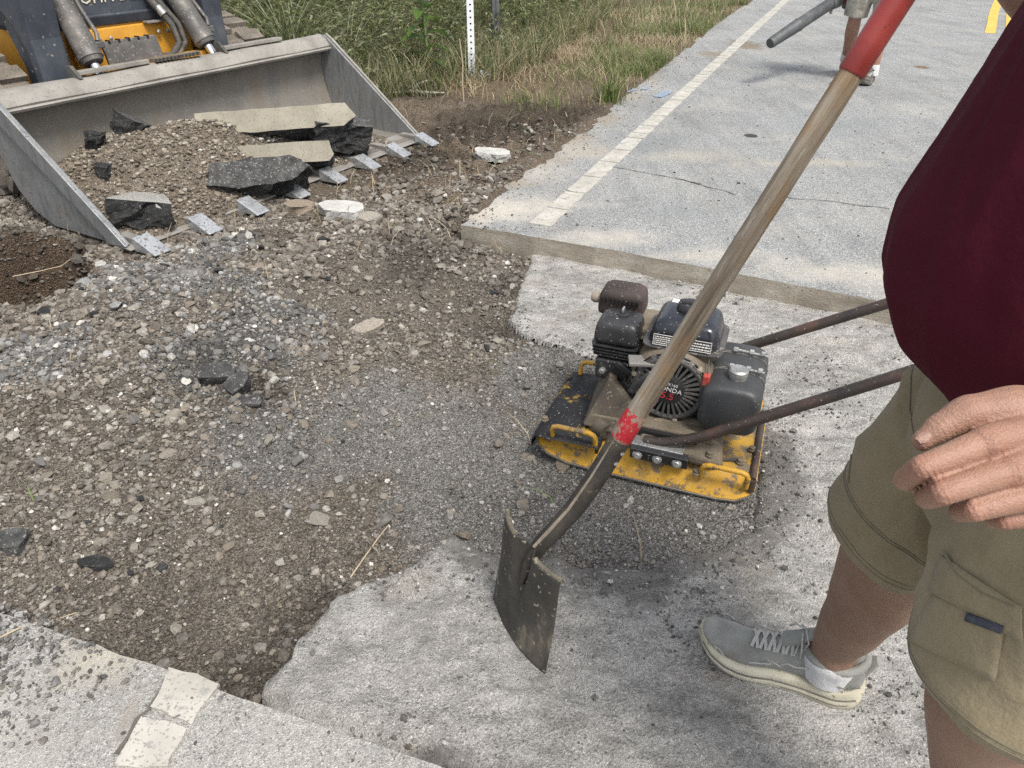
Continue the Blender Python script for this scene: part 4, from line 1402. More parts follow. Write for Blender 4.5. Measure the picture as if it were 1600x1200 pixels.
slab_in_bucket("asphalt_chunk", [(-.05, -.03), (.05, -.03), (.04, .04), (-.04, .04)], .05, .20, .38, .245, RZ(40) @ RX(10), (BLK, BLK), "small black crumbling chunk half sunk in the bucket soil", 607, .03, 4)
# ------------------------------------------------------------------ plate compactor; local x to its rear, y away, z up
CO = Vector((.44, 1.89, -.112))
CANG = math.atan2(-.355, .935)
pc = thing("plate_compactor", "black and chipped yellow plate compactor standing on compacted gravel in the trench", "compactor", CO, CANG)
st = [(-.305, .058, .035), (-.295, .040, .02), (-.265, .020, .008), (-.20, .004, .0), (-.1, 0, 0), (.24, 0, 0), (.29, .006, .003), (.322, .025, .014), (.338, .045, .03)]
rings = []
for xx, zb, ins in st:
    top = .078 - ins * .25
    rings.append([(xx, -.208 + ins, zb), (xx, -.243 + ins * .6, zb + .008), (xx, -.246 + ins * .6, zb + .016), (xx, -.208 + ins * .6, top - .006), (xx, -.198 + ins * .6, top),
                  (xx, .118 - ins * .6, top), (xx, .128 - ins * .6, top - .006), (xx, .166 - ins * .6, zb + .016), (xx, .163 - ins * .6, zb + .008), (xx, .128 - ins, zb)])
base = MB().loft(rings).build("base_plate", MT["yellow"], pc, True, bevel=0, angle=35)
MB().box((.20, -.04, .081), (.24, .30, .008)).build("deck_top", MT["yellow_top"], base, bevel=.003)
MB().loft([[(xx, yy - .002, zb + .003) for yy, zb in ((-.2495 + ins * .6, zb0 + .012), (-.246 + ins * .6, zb0 + .004), (-.21 + ins, zb0 - .002), (-.21 + ins, zb0 + .004))] for xx, zb0, ins in st]).build("wear_edge", MT["bucket_steel"], base)
# black guard over the front
g = MB()
gr = []
for xx, zt in ((-.318, .040), (-.316, .068), (-.300, .094), (-.285, .101), (-.12, .104), (-.108, .100)):
    gr.append([(xx, -.262 + max(0, -.29 - xx) * .8, zt), (xx, -.250 + max(0, -.29 - xx) * .8, zt + .006), (xx, .118, zt + .006), (xx, .128, zt), (xx, .118, zt - .004), (xx, -.25 + max(0, -.29 - xx) * .8, zt - .004)])
guard = g.loft(gr).build("front_guard", MT["guard_black"], pc, True, angle=30)
MB().box((-.113, -.066, .092), (.008, .37, .030)).build("guard_flange", MT["guard_black"], guard)
# lifting loops
def loop(x0, x1, y, z0, zt, lean=-.012, nm="lifting_loop"):
    e_ = .018
    MB().tube([(x0, y, z0), (x0, y + lean * .7, zt - e_), (x0 + .005, y + lean, zt - .005), (x0 + e_, y + lean, zt), (x1 - e_, y + lean, zt), (x1 - .005, y + lean, zt - .005), (x1, y + lean * .7, zt - e_), (x1, y, z0)], .0075, 10).build(nm, MT["yellow"], pc, True)
loop(-.248, -.118, -.246, .098, .150)
loop(-.268, -.150, .108, .098, .150, .012)
loop(.188, .312, -.232, .062, .120)
loop(.188, .312, .150, .062, .120, .012)
# exciter casting and engine deck
MB().rbox((.05, -.05, .105), (.36, .30, .06), .3, .95).build("exciter_housing", MT["dust_metal"], pc, True)
MB().box((.02, -.03, .148), (.36, .29, .022)).build("engine_deck", MT["dust_metal"], pc, bevel=.005)
MB().add([(-.175, -.19, .125), (-.02, -.20, .118), (.0, -.155, .17), (-.12, -.12, .26), (-.165, .10, .27), (-.185, .11, .15),
          (-.170, -.17, .121), (-.02, -.18, .112), (.0, -.135, .16), (-.10, -.10, .25), (-.145, .10, .26), (-.165, .11, .14)],
         [(0, 1, 2, 3), (0, 3, 4, 5), (6, 9, 8, 7), (6, 11, 10, 9), (0, 6, 7, 1), (1, 7, 8, 2), (2, 8, 9, 3), (3, 9, 10, 4), (4, 10, 11, 5), (5, 11, 6, 0)]).build("belt_cover", MT["oily_cover"], pc, bevel=.004)
MB().tube([(-.13, -.17, .122), (-.10, -.19, .118)], [.03, .026], 14).build("rubber_mount", MT["oily_cover"], pc, True)
MB().box((.07, -.165, .145), (.18, .05, .012)).build("deck_slot", MT["void"], pc)
MB().add([(.0, -.215, .13), (.20, -.225, .125), (.24, -.20, .10), (.22, -.10, .165), (.10, -.10, .175), (.0, -.14, .16),
          (.0, -.215, .10), (.20, -.225, .095), (.24, -.20, .08), (.22, -.10, .12), (.10, -.10, .12), (.0, -.14, .12)],
         [(0, 1, 2, 3, 4, 5), (6, 11, 10, 9, 8, 7), (0, 6, 7, 1), (1, 7, 8, 2), (2, 8, 9, 3), (3, 9, 10, 4), (4, 10, 11, 5), (5, 11, 6, 0)]).build("mount_bracket", MT["dust_metal"], pc, bevel=.008)
br = MB().box((.065, -.232, .104), (.165, .022, .042), Matrix.Rotation(.25, 3, 'X')).build("clamp_bar", MT["black_plastic"], pc, bevel=.003)
MB().box((.055, -.212, .128), (.15, .04, .006), Matrix.Rotation(.1, 3, 'X')).build("clamp_plate", MT["steel"], pc, bevel=.002)
for xx in (.005, .062, .118):
    TB = Matrix.Translation((xx, -.244, .102)) @ Matrix.Rotation(R(90 - 14), 4, 'X')
    MB().lathe([(.014, 0), (.014, .003), (.009, .004), (.009, .011), (.007, .013)], TB, 12).build("bolt", MT["steel"], br)
for xx, yy, zz_ in ((.175, -.235, .075), (.31, -.09, .09), (.285, -.16, .088), (-.295, -.18, .104), (-.30, .085, .104), (.20, -.205, .125)):
    MB().lathe([(.012, 0), (.012, .004), (.009, .005), (.009, .012), (.005, .013)], Matrix.Translation((xx, yy, zz_)), 8).build("bolt", MT["dust_metal"], pc)
MB().tube([(.325, -.225, .088), (.325, .12, .088)], .010, 10).build("rear_rail", MT["bar"], pc, True)
MB().tube([(.325, -.225, .05), (.325, -.225, .09)], .011, 10).build("rail_post", MT["bar"], pc, True)
MB().tube([(.19, -.12, .14), (.20, -.15, .11), (.235, -.165, .09), (.29, -.15, .093)], .005, 8).build("cable", MT["hose"], pc, True)
# engine
MB().rbox((.035, .02, .255), (.20, .22, .21), .28, .92).build("crankcase", MT["dust_metal"], pc, True)
MB().box((-.03, .06, .32), (.16, .14, .12)).build("cylinder_block", MT["dust_metal"], pc, bevel=.01)
for i in range(6):
    MB().box((-.09, .06, .275 + i * .016), (.11, .17, .005)).build("cooling_fin", MT["dust_metal"], pc)
RC = Vector((.055, -.095, .268))
TR_ = Matrix.Translation(RC) @ Matrix.Rotation(R(90), 4, 'X')          # local z points at the camera side
MB().lathe([(.118, -.05), (.120, -.01), (.114, .012), (.108, .020)], TR_, 40).build("fan_housing", MT["dust_metal"], pc, True, angle=50)
rec = MB().lathe([(.109, .014), (.107, .028), (.100, .036), (.094, .038), (.090, .036), (.086, .034)], TR_, 40, cap=False).build("recoil_cover", MT["cylinder_grey"], pc, True, angle=50)
MB().lathe([(.001, .024), (.090, .024)], TR_, 32, cap=False).build("grille_back", MT["void"], rec)
MB().lathe([(.0445, .030), (.043, .041), (.038, .043), (.001, .044)], TR_, 28, cap=False).build("badge", MT["black_plastic"], rec, True)
for i in range(30):
    a = 2 * math.pi * i / 30
    rib = MB(TR_ @ Matrix.Rotation(a, 4, 'Z'))
    rib.box((.066, 0, .034), (.044, .0062, .010))
    rib.build("grille_rib", MT["cylinder_grey"], rec)
for i in range(12):
    a = 2 * math.pi * (i + .5) / 12
    sl_ = MB(TR_ @ Matrix.Rotation(a, 4, 'Z'))
    for rr_ in (.1085, .1155):
        sl_.box((rr_ - .008, 0, .037 - (rr_ - .1) * .5), (.0032, .040, .003))
    sl_.build("vent_slot", MT["void"], rec)
for a in (45, 165, 285):
    t = TR_ @ Matrix.Rotation(R(a), 4, 'Z')
    MB().lathe([(.009, .020), (.009, .034), (.005, .038)], t @ Matrix.Translation((.106, 0, 0)), 8).build("cover_bolt", MT["brown_knob"], rec)
TT = TR_ @ Matrix.Translation((0, 0, .0452)) @ Matrix.Rotation(R(-6), 4, 'Z')
text_mesh("GX160", .013, "lettering", MT["white_letter"], rec, TT @ Matrix.Translation((.004, .017, 0)), .0004)
text_mesh("HONDA", .0205, "lettering", MT["white_letter"], rec, TT @ Matrix.Translation((0, -.002, 0)), .0005)
text_mesh("5.5", .031, "lettering", MT["red_letter"], rec, TT @ Matrix.Translation((0, -.028, 0)), .0005)
# pull handle
MB().tube([(-.045, -.175, .262), (-.030, -.168, .288), (.0, -.158, .318), (.012, -.150, .325)], [.010, .013, .013, .009], 10, flat=.7).build("pull_grip", MT["black_plastic"], rec, True)
MB().tube([(-.01, -.155, .300), (.0, -.12, .30)], .006, 8).build("rope_guide", MT["hose"], rec, True)
MB().box((-.025, -.115, .335), (.09, .05, .012), Matrix.Rotation(.3, 3, 'Z')).build("control_lever", MT["bucket_steel"], pc, bevel=.003)
# red switch
MB().box((.152, -.125, .318), (.020, .022, .034)).build("switch", MT["red_plastic"], pc, bevel=.004)
MB().tube([(.152, -.12, .335), (.150, -.10, .37)], .002, 6).build("switch_wire", MT["hose"], pc)
MB().tube([(.152, -.13, .30), (.150, -.125, .27), (.158, -.128, .268)], .0022, 6).build("switch_wire", MT["steel"], pc)
# fuel tank
ft = MB().rbox((.070, .0, .412), (.208, .192, .082), .30, .80, 36, 10).build("fuel_tank", MT["tank_paint"], pc, True, angle=60)
MB().rbox((.070, .0, .379), (.226, .210, .009), .26, 1.0, 36, 4).build("tank_seam", MT["cylinder_grey"], ft, True)
MB().rbox((.070, .0, .360), (.190, .176, .036), .3, 1.06, 30, 4).build("tank_lower", MT["dust_metal"], ft, True)
cap_ = MB().lathe([(.036, .449), (.037, .456), (.034, .470), (.030, .474), (.001, .475)], Matrix.Translation((.066, .015, 0)), 20).build("fuel_cap", MT["black_plastic"], ft, True)
MB().box((.066, .015, .474), (.062, .020, .012)).build("cap_grip", MT["black_plastic"], cap_, bevel=.004)
def label(nm, x0, x1, y0, z0, y1, z1, lines, seed):
    vs = [(x0, y0, z0), (x1, y0, z0), (x1, y1, z1), (x0, y1, z1)]
    lb_ = MB().add(vs, [(0, 1, 2, 3)]).build(nm, MT["black_plastic"], ft)
    m_ = MB()
    def strip(a0, a1, b0, b1):
        def P_(a, b): return (x0 + (x1 - x0) * a, y0 + (y1 - y0) * b - .0009, z0 + (z1 - z0) * b + .0007)
        m_.add([P_(a0, b0), P_(a1, b0), P_(a1, b1), P_(a0, b1)], [(0, 1, 2, 3)])
    strip(0, 1, 0, .06); strip(0, 1, .94, 1); strip(0, .02, .06, .94); strip(.98, 1, .06, .94)
    r_ = random.Random(seed)
    for k_ in range(lines):
        b0 = .16 + k_ * .74 / lines
        a = .06
        while a < .92:
            wd_ = r_.uniform(.04, .13)
            strip(a, min(a + wd_, .94), b0, b0 + .34 / lines)
            a += wd_ + .025
    m_.build("print", MT["white_letter"], lb_)
label("warning_label", -.010, .052, -.1030, .388, -.0955, .418, 4, 3)
label("warning_label", .085, .150, -.1030, .388, -.0955, .418, 3, 4)
lb2 = MB().add([(.01, .045, .4535), (.12, .045, .4535), (.12, .070, .4530), (.01, .070, .4530)], [(0, 1, 2, 3)]).build("top_label", MT["white_letter"], ft)
# air cleaner
ac = MB().rbox((-.122, -.022, .380), (.138, .128, .074), .26, .86, 32, 10).build("air_cleaner", MT["black_plastic"], pc, True, angle=60)
for i in range(4):
    MB().rbox((-.122, -.022, .340 - i * .010), (.142 - i * .004, .130, .006), .26, 1, 28, 3).build("cleaner_ridge", MT["black_plastic"], ac, True)
MB().rbox((-.122, -.022, .318), (.125, .115, .045), .3, 1, 24, 4).build("cleaner_base", MT["black_plastic"], ac, True)
MB().lathe([(.020, .415), (.019, .421), (.010, .424), (.008, .432), (.005, .436)], Matrix.Translation((-.118, -.015, 0)), 14).build("cleaner_nut", MT["black_plastic"], ac, True)
MB().box((-.118, -.015, .434), (.006, .022, .012)).build("wing", MT["steel"], ac, bevel=.002)
# carburettor and levers
cb = MB().box((-.125, -.045, .265), (.10, .08, .07)).build("carburettor", MT["black_plastic"], pc, bevel=.008)
MB().lathe([(.024, 0), (.024, .03), (.018, .04)], Matrix.Translation((-.13, -.05, .21)), 14).build("float_bowl", MT["hose"], cb, True)
MB().box((-.085, -.095, .285), (.055, .012, .020), Matrix.Rotation(.5, 3, 'Y')).build("choke_lever", MT["black_plastic"], cb, bevel=.004)
MB().lathe([(.010, 0), (.010, .012), (.006, .014)], Matrix.Translation((-.15, -.085, .262)) @ Matrix.Rotation(R(90), 4, 'X'), 10).build("screw", MT["steel"], cb)
MB().tube([(-.10, -.07, .24), (-.07, -.09, .225), (-.04, -.08, .24)], .006, 8).build("fuel_line", MT["hose"], cb, True)
# muffler
mf = MB().rbox((-.145, .110, .405), (.145, .105, .090), .24, .90, 32, 8).build("muffler", MT["muffler"], pc, True, angle=55)
for i in range(9):
    MB().box((-.198 + i * .0135, .0555, .424), (.007, .010, .014)).build("muffler_slot", MT["void"], mf, bevel=.002)
MB().lathe([(.013, 0), (.017, .01), (.017, .022), (.012, .030), (.002, .032)], Matrix.Translation((-.212, .095, .405)) @ Matrix.Rotation(R(-90), 4, 'Y'), 14).build("exhaust_tip", MT["brown_knob"], mf, True)
MB().box((-.10, .10, .345), (.09, .09, .05)).build("muffler_bracket", MT["hose"], pc, bevel=.006)
# water tank across the rear
def tank_ring(y, k):
    out = []
    for j in range(32):
        a = 2 * math.pi * j / 32
        ca, sa = math.cos(a), math.sin(a)
        e1 = .62 if sa > 0 else .42
        out.append((.226 + math.copysign(abs(ca) ** .5, ca) * .083 * k, y, .252 + math.copysign(abs(sa) ** e1, sa) * .076 * k))
    return out
wt = MB().loft([tank_ring(y, k) for y, k in ((-.168, .80), (-.164, .92), (-.152, .985), (-.13, 1), (.08, 1), (.10, .985), (.112, .9), (.116, .8))]).build("water_tank", MT["water_tank"], pc, True, angle=60)
for y in (-.058, .040):
    MB().loft([[(x_, y - .008, z_) for x_, y_, z_ in tank_ring(0, 1.012)], [(x_, y + .008, z_) for x_, y_, z_ in tank_ring(0, 1.012)]], cap=False).build("tank_strap", MT["cylinder_grey"], wt, True)
    MB().cyl((.215, y, .338), (.300, y, .332), .0035, 8).build("strap_bolt", MT["steel"], wt)
    for x_ in (.205, .250, .282):
        MB().cyl((x_, y, .337), (x_ + .012, y, .337), .0085, 8).build("strap_nut", MT["steel"], wt)
MB().lathe([(.024, .322), (.024, .340), (.027, .340), (.027, .352), (.022, .356), (.016, .354), (.001, .354)], Matrix.Translation((.232, -.098, 0)), 24).build("filler_cap", MT["steel"], wt, True, angle=30)
# handle: one bent tube
hp = [(.015, -.205, .128), (.06, -.205, .132), (.10, -.202, .143), (.176, -.20, .182), (.34, -.20, .297), (.536, -.20, .434), (1.16, -.20, .87), (1.25, -.19, .925), (1.29, -.15, .945), (1.29, .15, .945), (1.25, .19, .925), (1.16, .20, .85), (.599, .20, .486), (.207, .20, .248), (.10, .19, .19), (.02, .15, .155)]
MB().tube(hp, .0155, 14).build("handle", MT["bar"], pc, True)
# ------------------------------------------------------------------ shovel
SM = Vector((.0105, 1.1035, -.088))
shv = thing("shovel", "square-point shovel with weathered wooden handle, standing on its blade edge in front of the compactor", "shovel", SM)
gv = Vector((.479, -.878, 0)); nv = Vector((.878, .479, 0))
th = R(82)
ev = nv * math.cos(th) + Vector((0, 0, 1)) * math.sin(th)
bn = (gv.cross(ev)).normalized()            # towards the back of the blade
if bn.dot(nv) > 0: bn = -bn
na, nb = 44, 46
vs = []
for j in range(nb + 1):
    t = .268 * j / nb
    for i in range(na + 1):
        s_ = -1 + 2 * i / na
        hw = .121 - .006 * (t / .268)
        off = .019 * (1 - abs(s_) ** 1.6) + .008 * sstep(.10, .268, t)
        off -= .010 * abs(s_) ** 6 * (.4 + t)                       # edges turned up
        fw = .07 + .20 * sstep(.06, .268, t)
        off -= (.024 * sstep(.07, .22, t)) * math.exp(-(s_ / fw) ** 4)   # hollow frog behind the socket
        # top corners rolled into treads
        tt = t - .004 * sstep(.3, .45, abs(s_)) * sstep(.2, .268, t)
        vs.append(gv * (s_ * hw) + ev * tt + bn * float(off))
fs = [(j * (na + 1) + i, j * (na + 1) + i + 1, (j + 1) * (na + 1) + i + 1, (j + 1) * (na + 1) + i) for j in range(nb) for i in range(na)]
bl = MB().add(vs, fs).build("blade", MT["blade"], shv, True, angle=60)
so_ = bl.modifiers.new("thick", 'SOLIDIFY')
so_.thickness = .0028
so_.offset = 0
for sg in (-1, 1):                         # treads rolled over the top edge
    pts = [Vector(vs[nb * (na + 1) + i]) + ev * .002 + bn * -.004 for i in range(na + 1) if .34 < sg * (-1 + 2 * i / na) <= 1.0]
    MB().tube(pts, .0062, 10).build("tread", MT["blade_tread"], bl, True)
W = lambda *p: Vector(p) - SM
ring_p, top_p = W(.21, 1.137, .443), W(.516, 1.197, 1.09)
hd = (top_p - ring_p).normalized()
sp_ = [W(.022, 1.107, .075), W(.036, 1.112, .125), W(.058, 1.1165, .175), W(.088, 1.1215, .215), W(.128, 1.1265, .272), W(.168, 1.131, .350), ring_p]
sock = MB().tube(sp_, [.006, .013, .0185, .0195, .0205, .0212, .0217], 18).build("socket", MT["socket"], shv, True)
MB().tube([p + Vector((-.0125, -.012, .010)) for p in sp_[2:7]], [.0035, .0045, .0035, .003, .002], 8).build("socket_seam", MT["brown_knob"], sock, True)
for f in (.55, .8):
    p = sp_[5].lerp(sp_[6], f)
    MB().ball(p + Vector((.010, -.0185, -.004)), .005, 8).build("rivet", MT["steel"], sock)
hp0 = ring_p - hd * .02
L = (top_p - ring_p).length
# built along local Z so the grain follows the shaft
shaft = MB()
prf = []
for k in range(41):
    t = k / 40
    r_ = .0212 - .0022 * sstep(0, .25, t) + .0007 * math.sin(t * 40) * .3
    prf.append((float(r_), t * (L + .08)))
shaft.lathe(prf, None, 20)
sh = shaft.build("handle", MT["wood"], shv, True)
qrot = hd.to_track_quat('Z', 'Y')
for o, p in ((sh, ring_p - hd * .01),):
    o.location = p
    o.rotation_euler = qrot.to_euler()
bd_ = MB().lathe([(.0214, .0), (.0224, .002), (.0217, .03), (.0213, .062), (.0206, .064)], None, 24, cap=False).build("painted_band", MT["red_band"], shv, True)
bd_.location = ring_p + hd * .0005
bd_.rotation_euler = qrot.to_euler()
gp = MB().lathe([(.0196, .0), (.0212, .003), (.0215, .05), (.0218, .18), (.0224, .23), (.019, .246), (.004, .25)], None, 24).build("grip", MT["grip"], shv, True)
gp.location = top_p
gp.rotation_euler = qrot.to_euler()
# ------------------------------------------------------------------ people
def ell_ring(c, fx, fy, a, b_, n=28, tilt=0.0, e=1.0):
    """ring about c, half axes a along fx and b_ along fy (unit vectors)"""
    out = []
    for k in range(n):
        t = 2 * math.pi * k / n
        ca, sa = math.cos(t), math.sin(t)
        out.append(Vector(c) + fx * (math.copysign(abs(ca) ** e, ca) * a) + fy * (math.copysign(abs(sa) ** e, sa) * b_))
    return out


X_, Y_, Z_ = Vector((1, 0, 0)), Vector((0, 1, 0)), Vector((0, 0, 1))


def limb(mb, pts, rads, n=16, flat=1.0):
    """tapered limb with round ends through the joints, radii interpolated"""
    P = [Vector(p) for p in pts]
    path, rr_ = [], []
    for i in range(len(P) - 1):
        for k in range(6):
            t = k / 6
            path.append(P[i].lerp(P[i + 1], t))
            tt = t * t * (3 - 2 * t)
            rr_.append(rads[i] * (1 - tt) + rads[i + 1] * tt)
    path.append(P[-1]); rr_.append(rads[-1])
    d0 = (path[0] - path[1]).normalized(); d1 = (path[-1] - path[-2]).normalized()
    path = [path[0] + d0 * rads[0] * .85, path[0] + d0 * rads[0] * .5] + path + [path[-1] + d1 * rads[-1] * .5, path[-1] + d1 * rads[-1] * .85]
    rr_ = [rads[0] * .5, rads[0] * .86] + rr_ + [rads[-1] * .86, rads[-1] * .5]
    mb.tube(path, rr_, n, True, flat)
    return mb


def head_shape(mb, c, s=1.0):
    c = Vector(c)
    mb.ball(c, .1 * s, 20, (1.0, .80, 1.18))
    mb.ball(c + Vector((.03, 0, -.06)) * s, .065 * s, 16, (1, .9, .95))
    mb.tube([c + Vector((.085, 0, .02)) * s, c + Vector((.115, 0, -.025)) * s, c + Vector((.09, 0, -.035)) * s], [.008 * s, .016 * s, .010 * s], 8)     # nose
    for sg in (-1, 1):
        mb.tube([c + Vector((-.01, .078 * sg, .03)) * s, c + Vector((-.018, .092 * sg, .0)) * s, c + Vector((-.008, .08 * sg, -.03)) * s], [.012 * s, .016 * s, .010 * s], 8)
        mb.ball(c + Vector((.085, .032 * sg, .03)) * s, .016 * s, 8, (.5, 1.4, .5))
    mb.tube([c + Vector((.088, -.025, -.062)) * s, c + Vector((.100, 0, -.064)) * s, c + Vector((.088, .025, -.062)) * s], [.006 * s, .009 * s, .006 * s], 8)
    mb.tube([c + Vector((-.02, 0, -.06)) * s, c + Vector((-.035, 0, -.19)) * s], [.062 * s, .068 * s], 14)


# ---- the man holding the shovel: local x is the way he faces, y to his left
MO = Vector((.715, .70, -.088))
MANG = math.atan2(.38, -.92)
man = thing("person", "person in maroon shirt and olive cargo shorts standing with one hand hanging", "person", MO, MANG)
MM = (Matrix.Translation(MO) @ Matrix.Rotation(MANG, 4, 'Z')).inverted()
def ml(u, v, d): return MM @ pz(u, v, d)

# right (far) foot and its frame
heel = MM @ Vector((.722, .935, -.088)); toe = MM @ Vector((.414, 1.07, -.088))
fd = (toe - heel); fd.z = 0; FL = fd.length; fd.normalize(); fs_ = Vector((-fd.y, fd.x, 0))
ankR = heel + fd * .075 + Vector((0, 0, .125))
kneR = Vector((.155, -.150, .50)); hipR = Vector((.02, -.10, .88))
ankL = Vector((-.06, .17, .115)); kneL = Vector((.045, .145, .50)); hipL = Vector((.0, .10, .88))
body = MB()
for a_, k_, h_, fdir in ((ankR, kneR, hipR, fd), (ankL, kneL, hipL, Vector((1, .1, 0)).normalized())):
    bkv = -fdir
    c1 = a_.lerp(k_, .32) + bkv * .010; c2 = a_.lerp(k_, .66) + bkv * .020
    limb(body, [a_ + Vector((0, 0, -.05)), a_ + Vector((0, 0, .02)), c1, c2, k_, k_.lerp(h_, .5), h_], [.050, .047, .060, .076, .068, .092, .10], 18)
    body.ball(a_ + Vector((0, .038, -.01)), .016, 8); body.ball(a_ + Vector((0, -.036, -.005)), .016, 8)
legs_me = remeshed(body, .007, 8, "legs")

# left hand hanging loosely, fingers curled
hand = MB()
wr = ml(1735, 655, .56); elb = Vector((-.09, .36, 1.10)); shl = Vector((-.03, .25, 1.42))
fing = [
    ([ml(1540, 692, .553), ml(1441, 730, .548), ml(1413, 750, .572), ml(1432, 757, .602)], [.0118, .0096, .0086, .0076]),
    ([ml(1578, 735, .545), ml(1473, 770, .540), ml(1447, 778, .568), ml(1470, 778, .600)], [.0118, .0098, .0088, .0078]),
    ([ml(1617, 772, .545), ml(1522, 797, .545), ml(1500, 800, .572), ml(1525, 795, .600)], [.0112, .0092, .0082, .0074]),
    ([ml(1655, 802, .552), ml(1570, 812, .556), ml(1552, 812, .578), ml(1575, 806, .602)], [.0100, .0080, .0072, .0065]),
]
for P, r_ in fing:
    limb(hand, P, r_, 14)
    limb(hand, [wr.lerp(P[0], .25), P[0]], [.020, .0140], 14)
    hand.ball(P[1], r_[1] * 1.03, 10)
th_ = [wr.lerp(ml(1590, 640, .573), .55), ml(1585, 642, .573), ml(1516, 645, .576), ml(1470, 668, .578), ml(1441, 689, .580)]
limb(hand, th_, [.021, .0205, .0150, .0118, .0085], 14)
MC = [f[0][0] for f in fing]
ctr_m = (MC[0] + MC[3]) / 2
along_h = (ctr_m - wr).normalized()
wid_h = (MC[0] - MC[3]); wid_h = (wid_h - along_h * wid_h.dot(along_h)).normalized()
dep_h = along_h.cross(wid_h)
if dep_h.dot(MM.to_3x3() @ Vector((0, -1, 0))) < 0: dep_h = -dep_h
hw_ = (MC[0] - MC[3]).length / 2
hand.loft([ell_ring(wr.lerp(ctr_m, t) - dep_h * dd, wid_h, dep_h, a_, b_, 24, e=.85) for t, a_, b_, dd in ((-.1, .026, .020, .0), (.2, .034, .021, .002), (.5, hw_ * .92, .020, .005), (.8, hw_ * 1.06, .0165, .006), (.95, hw_ * 1.08, .0135, .006), (1.03, hw_ * 1.0, .010, .006))])
for k_, p_ in enumerate(MC):
    hand.ball(p_ + dep_h * .002, .0135 - .0007 * k_, 10)
hand.ball(ml(1610, 690, .572), .026, 14, (1.2, .8, 1.2))
hand.ball(ml(1650, 740, .572), .028, 14, (1.2, .8, 1.2))
hand.ball(ml(1660, 690, .566), .026, 14, (1.2, .8, 1.2))
limb(hand, [wr, wr.lerp(elb, .35), wr.lerp(elb, .75), elb, elb.lerp(shl, .5), shl], [.031, .037, .048, .047, .056, .065], 18)
def crease(co):
    out = np.zeros(len(co), np.float32)
    for P, r_ in fing + [(th_[2:], [.015, .012, .0085])]:
        for j, (pj, wd_) in enumerate(((P[0], .008), (P[1], .0075))):
            if j == 0 and len(P) == 3: continue
            t = (P[j + 1] - P[max(j - 1, 0)]).normalized()
            rel = co - np.array(pj)
            al = rel @ np.array(t)
            rad = np.sqrt(np.maximum((rel ** 2).sum(1) - al ** 2, 0))
            out -= np.where(rad < .017, .00045 * np.exp(-(al / wd_) ** 2) * (.4 + .6 * np.cos(al * 2 * np.pi / .0042)), 0).astype(np.float32)
    rel = co - np.array(wr)
    out += (fbm(co[:, 0] * 1.3 + co[:, 2], co[:, 1] + co[:, 2] * .8, .012, 2, 97) * .00022).astype(np.float32)
    return out


hand_me = remeshed(hand, .0014, 5, "hand", None, None, crease)

# right arm reaching to the top of the shovel, with a fist round the grip
arm = MB()
shr = Vector((.0, -.26, 1.42))
gw = MM @ (SM + top_p + hd * .20)
hl = MM.to_3x3() @ hd
side_ = (gw - shr); side_ = (side_ - hl * side_.dot(hl)).normalized()
oth = hl.cross(side_)
palm = gw - side_ * .034
elr = shr.lerp(palm, .5) + Vector((-.10, -.02, -.16))
limb(arm, [shr, shr.lerp(elr, .5), elr, elr.lerp(palm, .5), palm - side_ * .05], [.065, .056, .047, .042, .031], 16)
arm.ball(palm, .036, 14)
for k in range(4):
    b0 = palm + hl * (.030 - .020 * k)
    path = [b0 + oth * .022, gw + oth * .030 - side_ * .004 + hl * (.030 - .020 * k), gw + oth * .022 + side_ * .024 + hl * (.028 - .020 * k), gw - oth * .004 + side_ * .032 + hl * (.028 - .020 * k)]
    limb(arm, path, [.012, .0105, .0098, .0085], 10)
limb(arm, [palm + hl * .02 - oth * .02, gw - oth * .030 + hl * .035, gw - oth * .018 + side_ * .022 + hl * .045], [.014, .012, .009], 10)
arm_me = remeshed(arm, .0045, 5, "arm")

hd_mb = MB()
head_shape(hd_mb, (.10, 0, 1.66), 1.08)
limb(hd_mb, [(.06, 0, 1.52), (.04, 0, 1.42)], [.07, .085], 14)
head_me = remeshed(hd_mb, .006, 4, "head")
bm = bmesh.new()
for m_ in (legs_me, hand_me, arm_me, head_me):
    bm.from_mesh(m_)
body_me = bpy.data.meshes.new("body")
bm.to_mesh(body_me)
bm.free()
body_me.polygons.foreach_set("use_smooth", [True] * len(body_me.polygons))
co = np.empty(len(body_me.vertices) * 3, np.float32)
body_me.vertices.foreach_get("co", co)
co = co.reshape(-1, 3)
tint = np.ones((len(co), 4), np.float32)
tint[:, :3] = np.array([.92, .94, .90])
legm = (co[:, 2] < .9)[:, None]
tint[:, :3] = np.where(legm, np.array([.72, .80, .76]), tint[:, :3])          # shade on the legs painted in as a darker skin tint
for P, r_ in fing:
    for p_, rad_ in ((P[0], .013), (P[1], .010)):
        dd = np.exp(-((co - np.array(p_)) ** 2).sum(1) / rad_ ** 2)[:, None]
        tint[:, :3] *= 1 - dd * np.array([-.03, .10, .11])
at_ = body_me.color_attributes.new("Col", 'FLOAT_COLOR', 'POINT')
at_.data.foreach_set("color", tint.ravel())
bodyo = link("body", body_me, MT["skin"], man)
hr = MB().ball((.085, 0, 1.705), .112, 20, (1.0, .84, .92))
hr.build("hair", MT["hair"], man, True)
for sg in (-1, 1):
    MB().ball((.185, .034 * sg, 1.69), .012, 10).build("eye", MT["white_letter"], man, True)

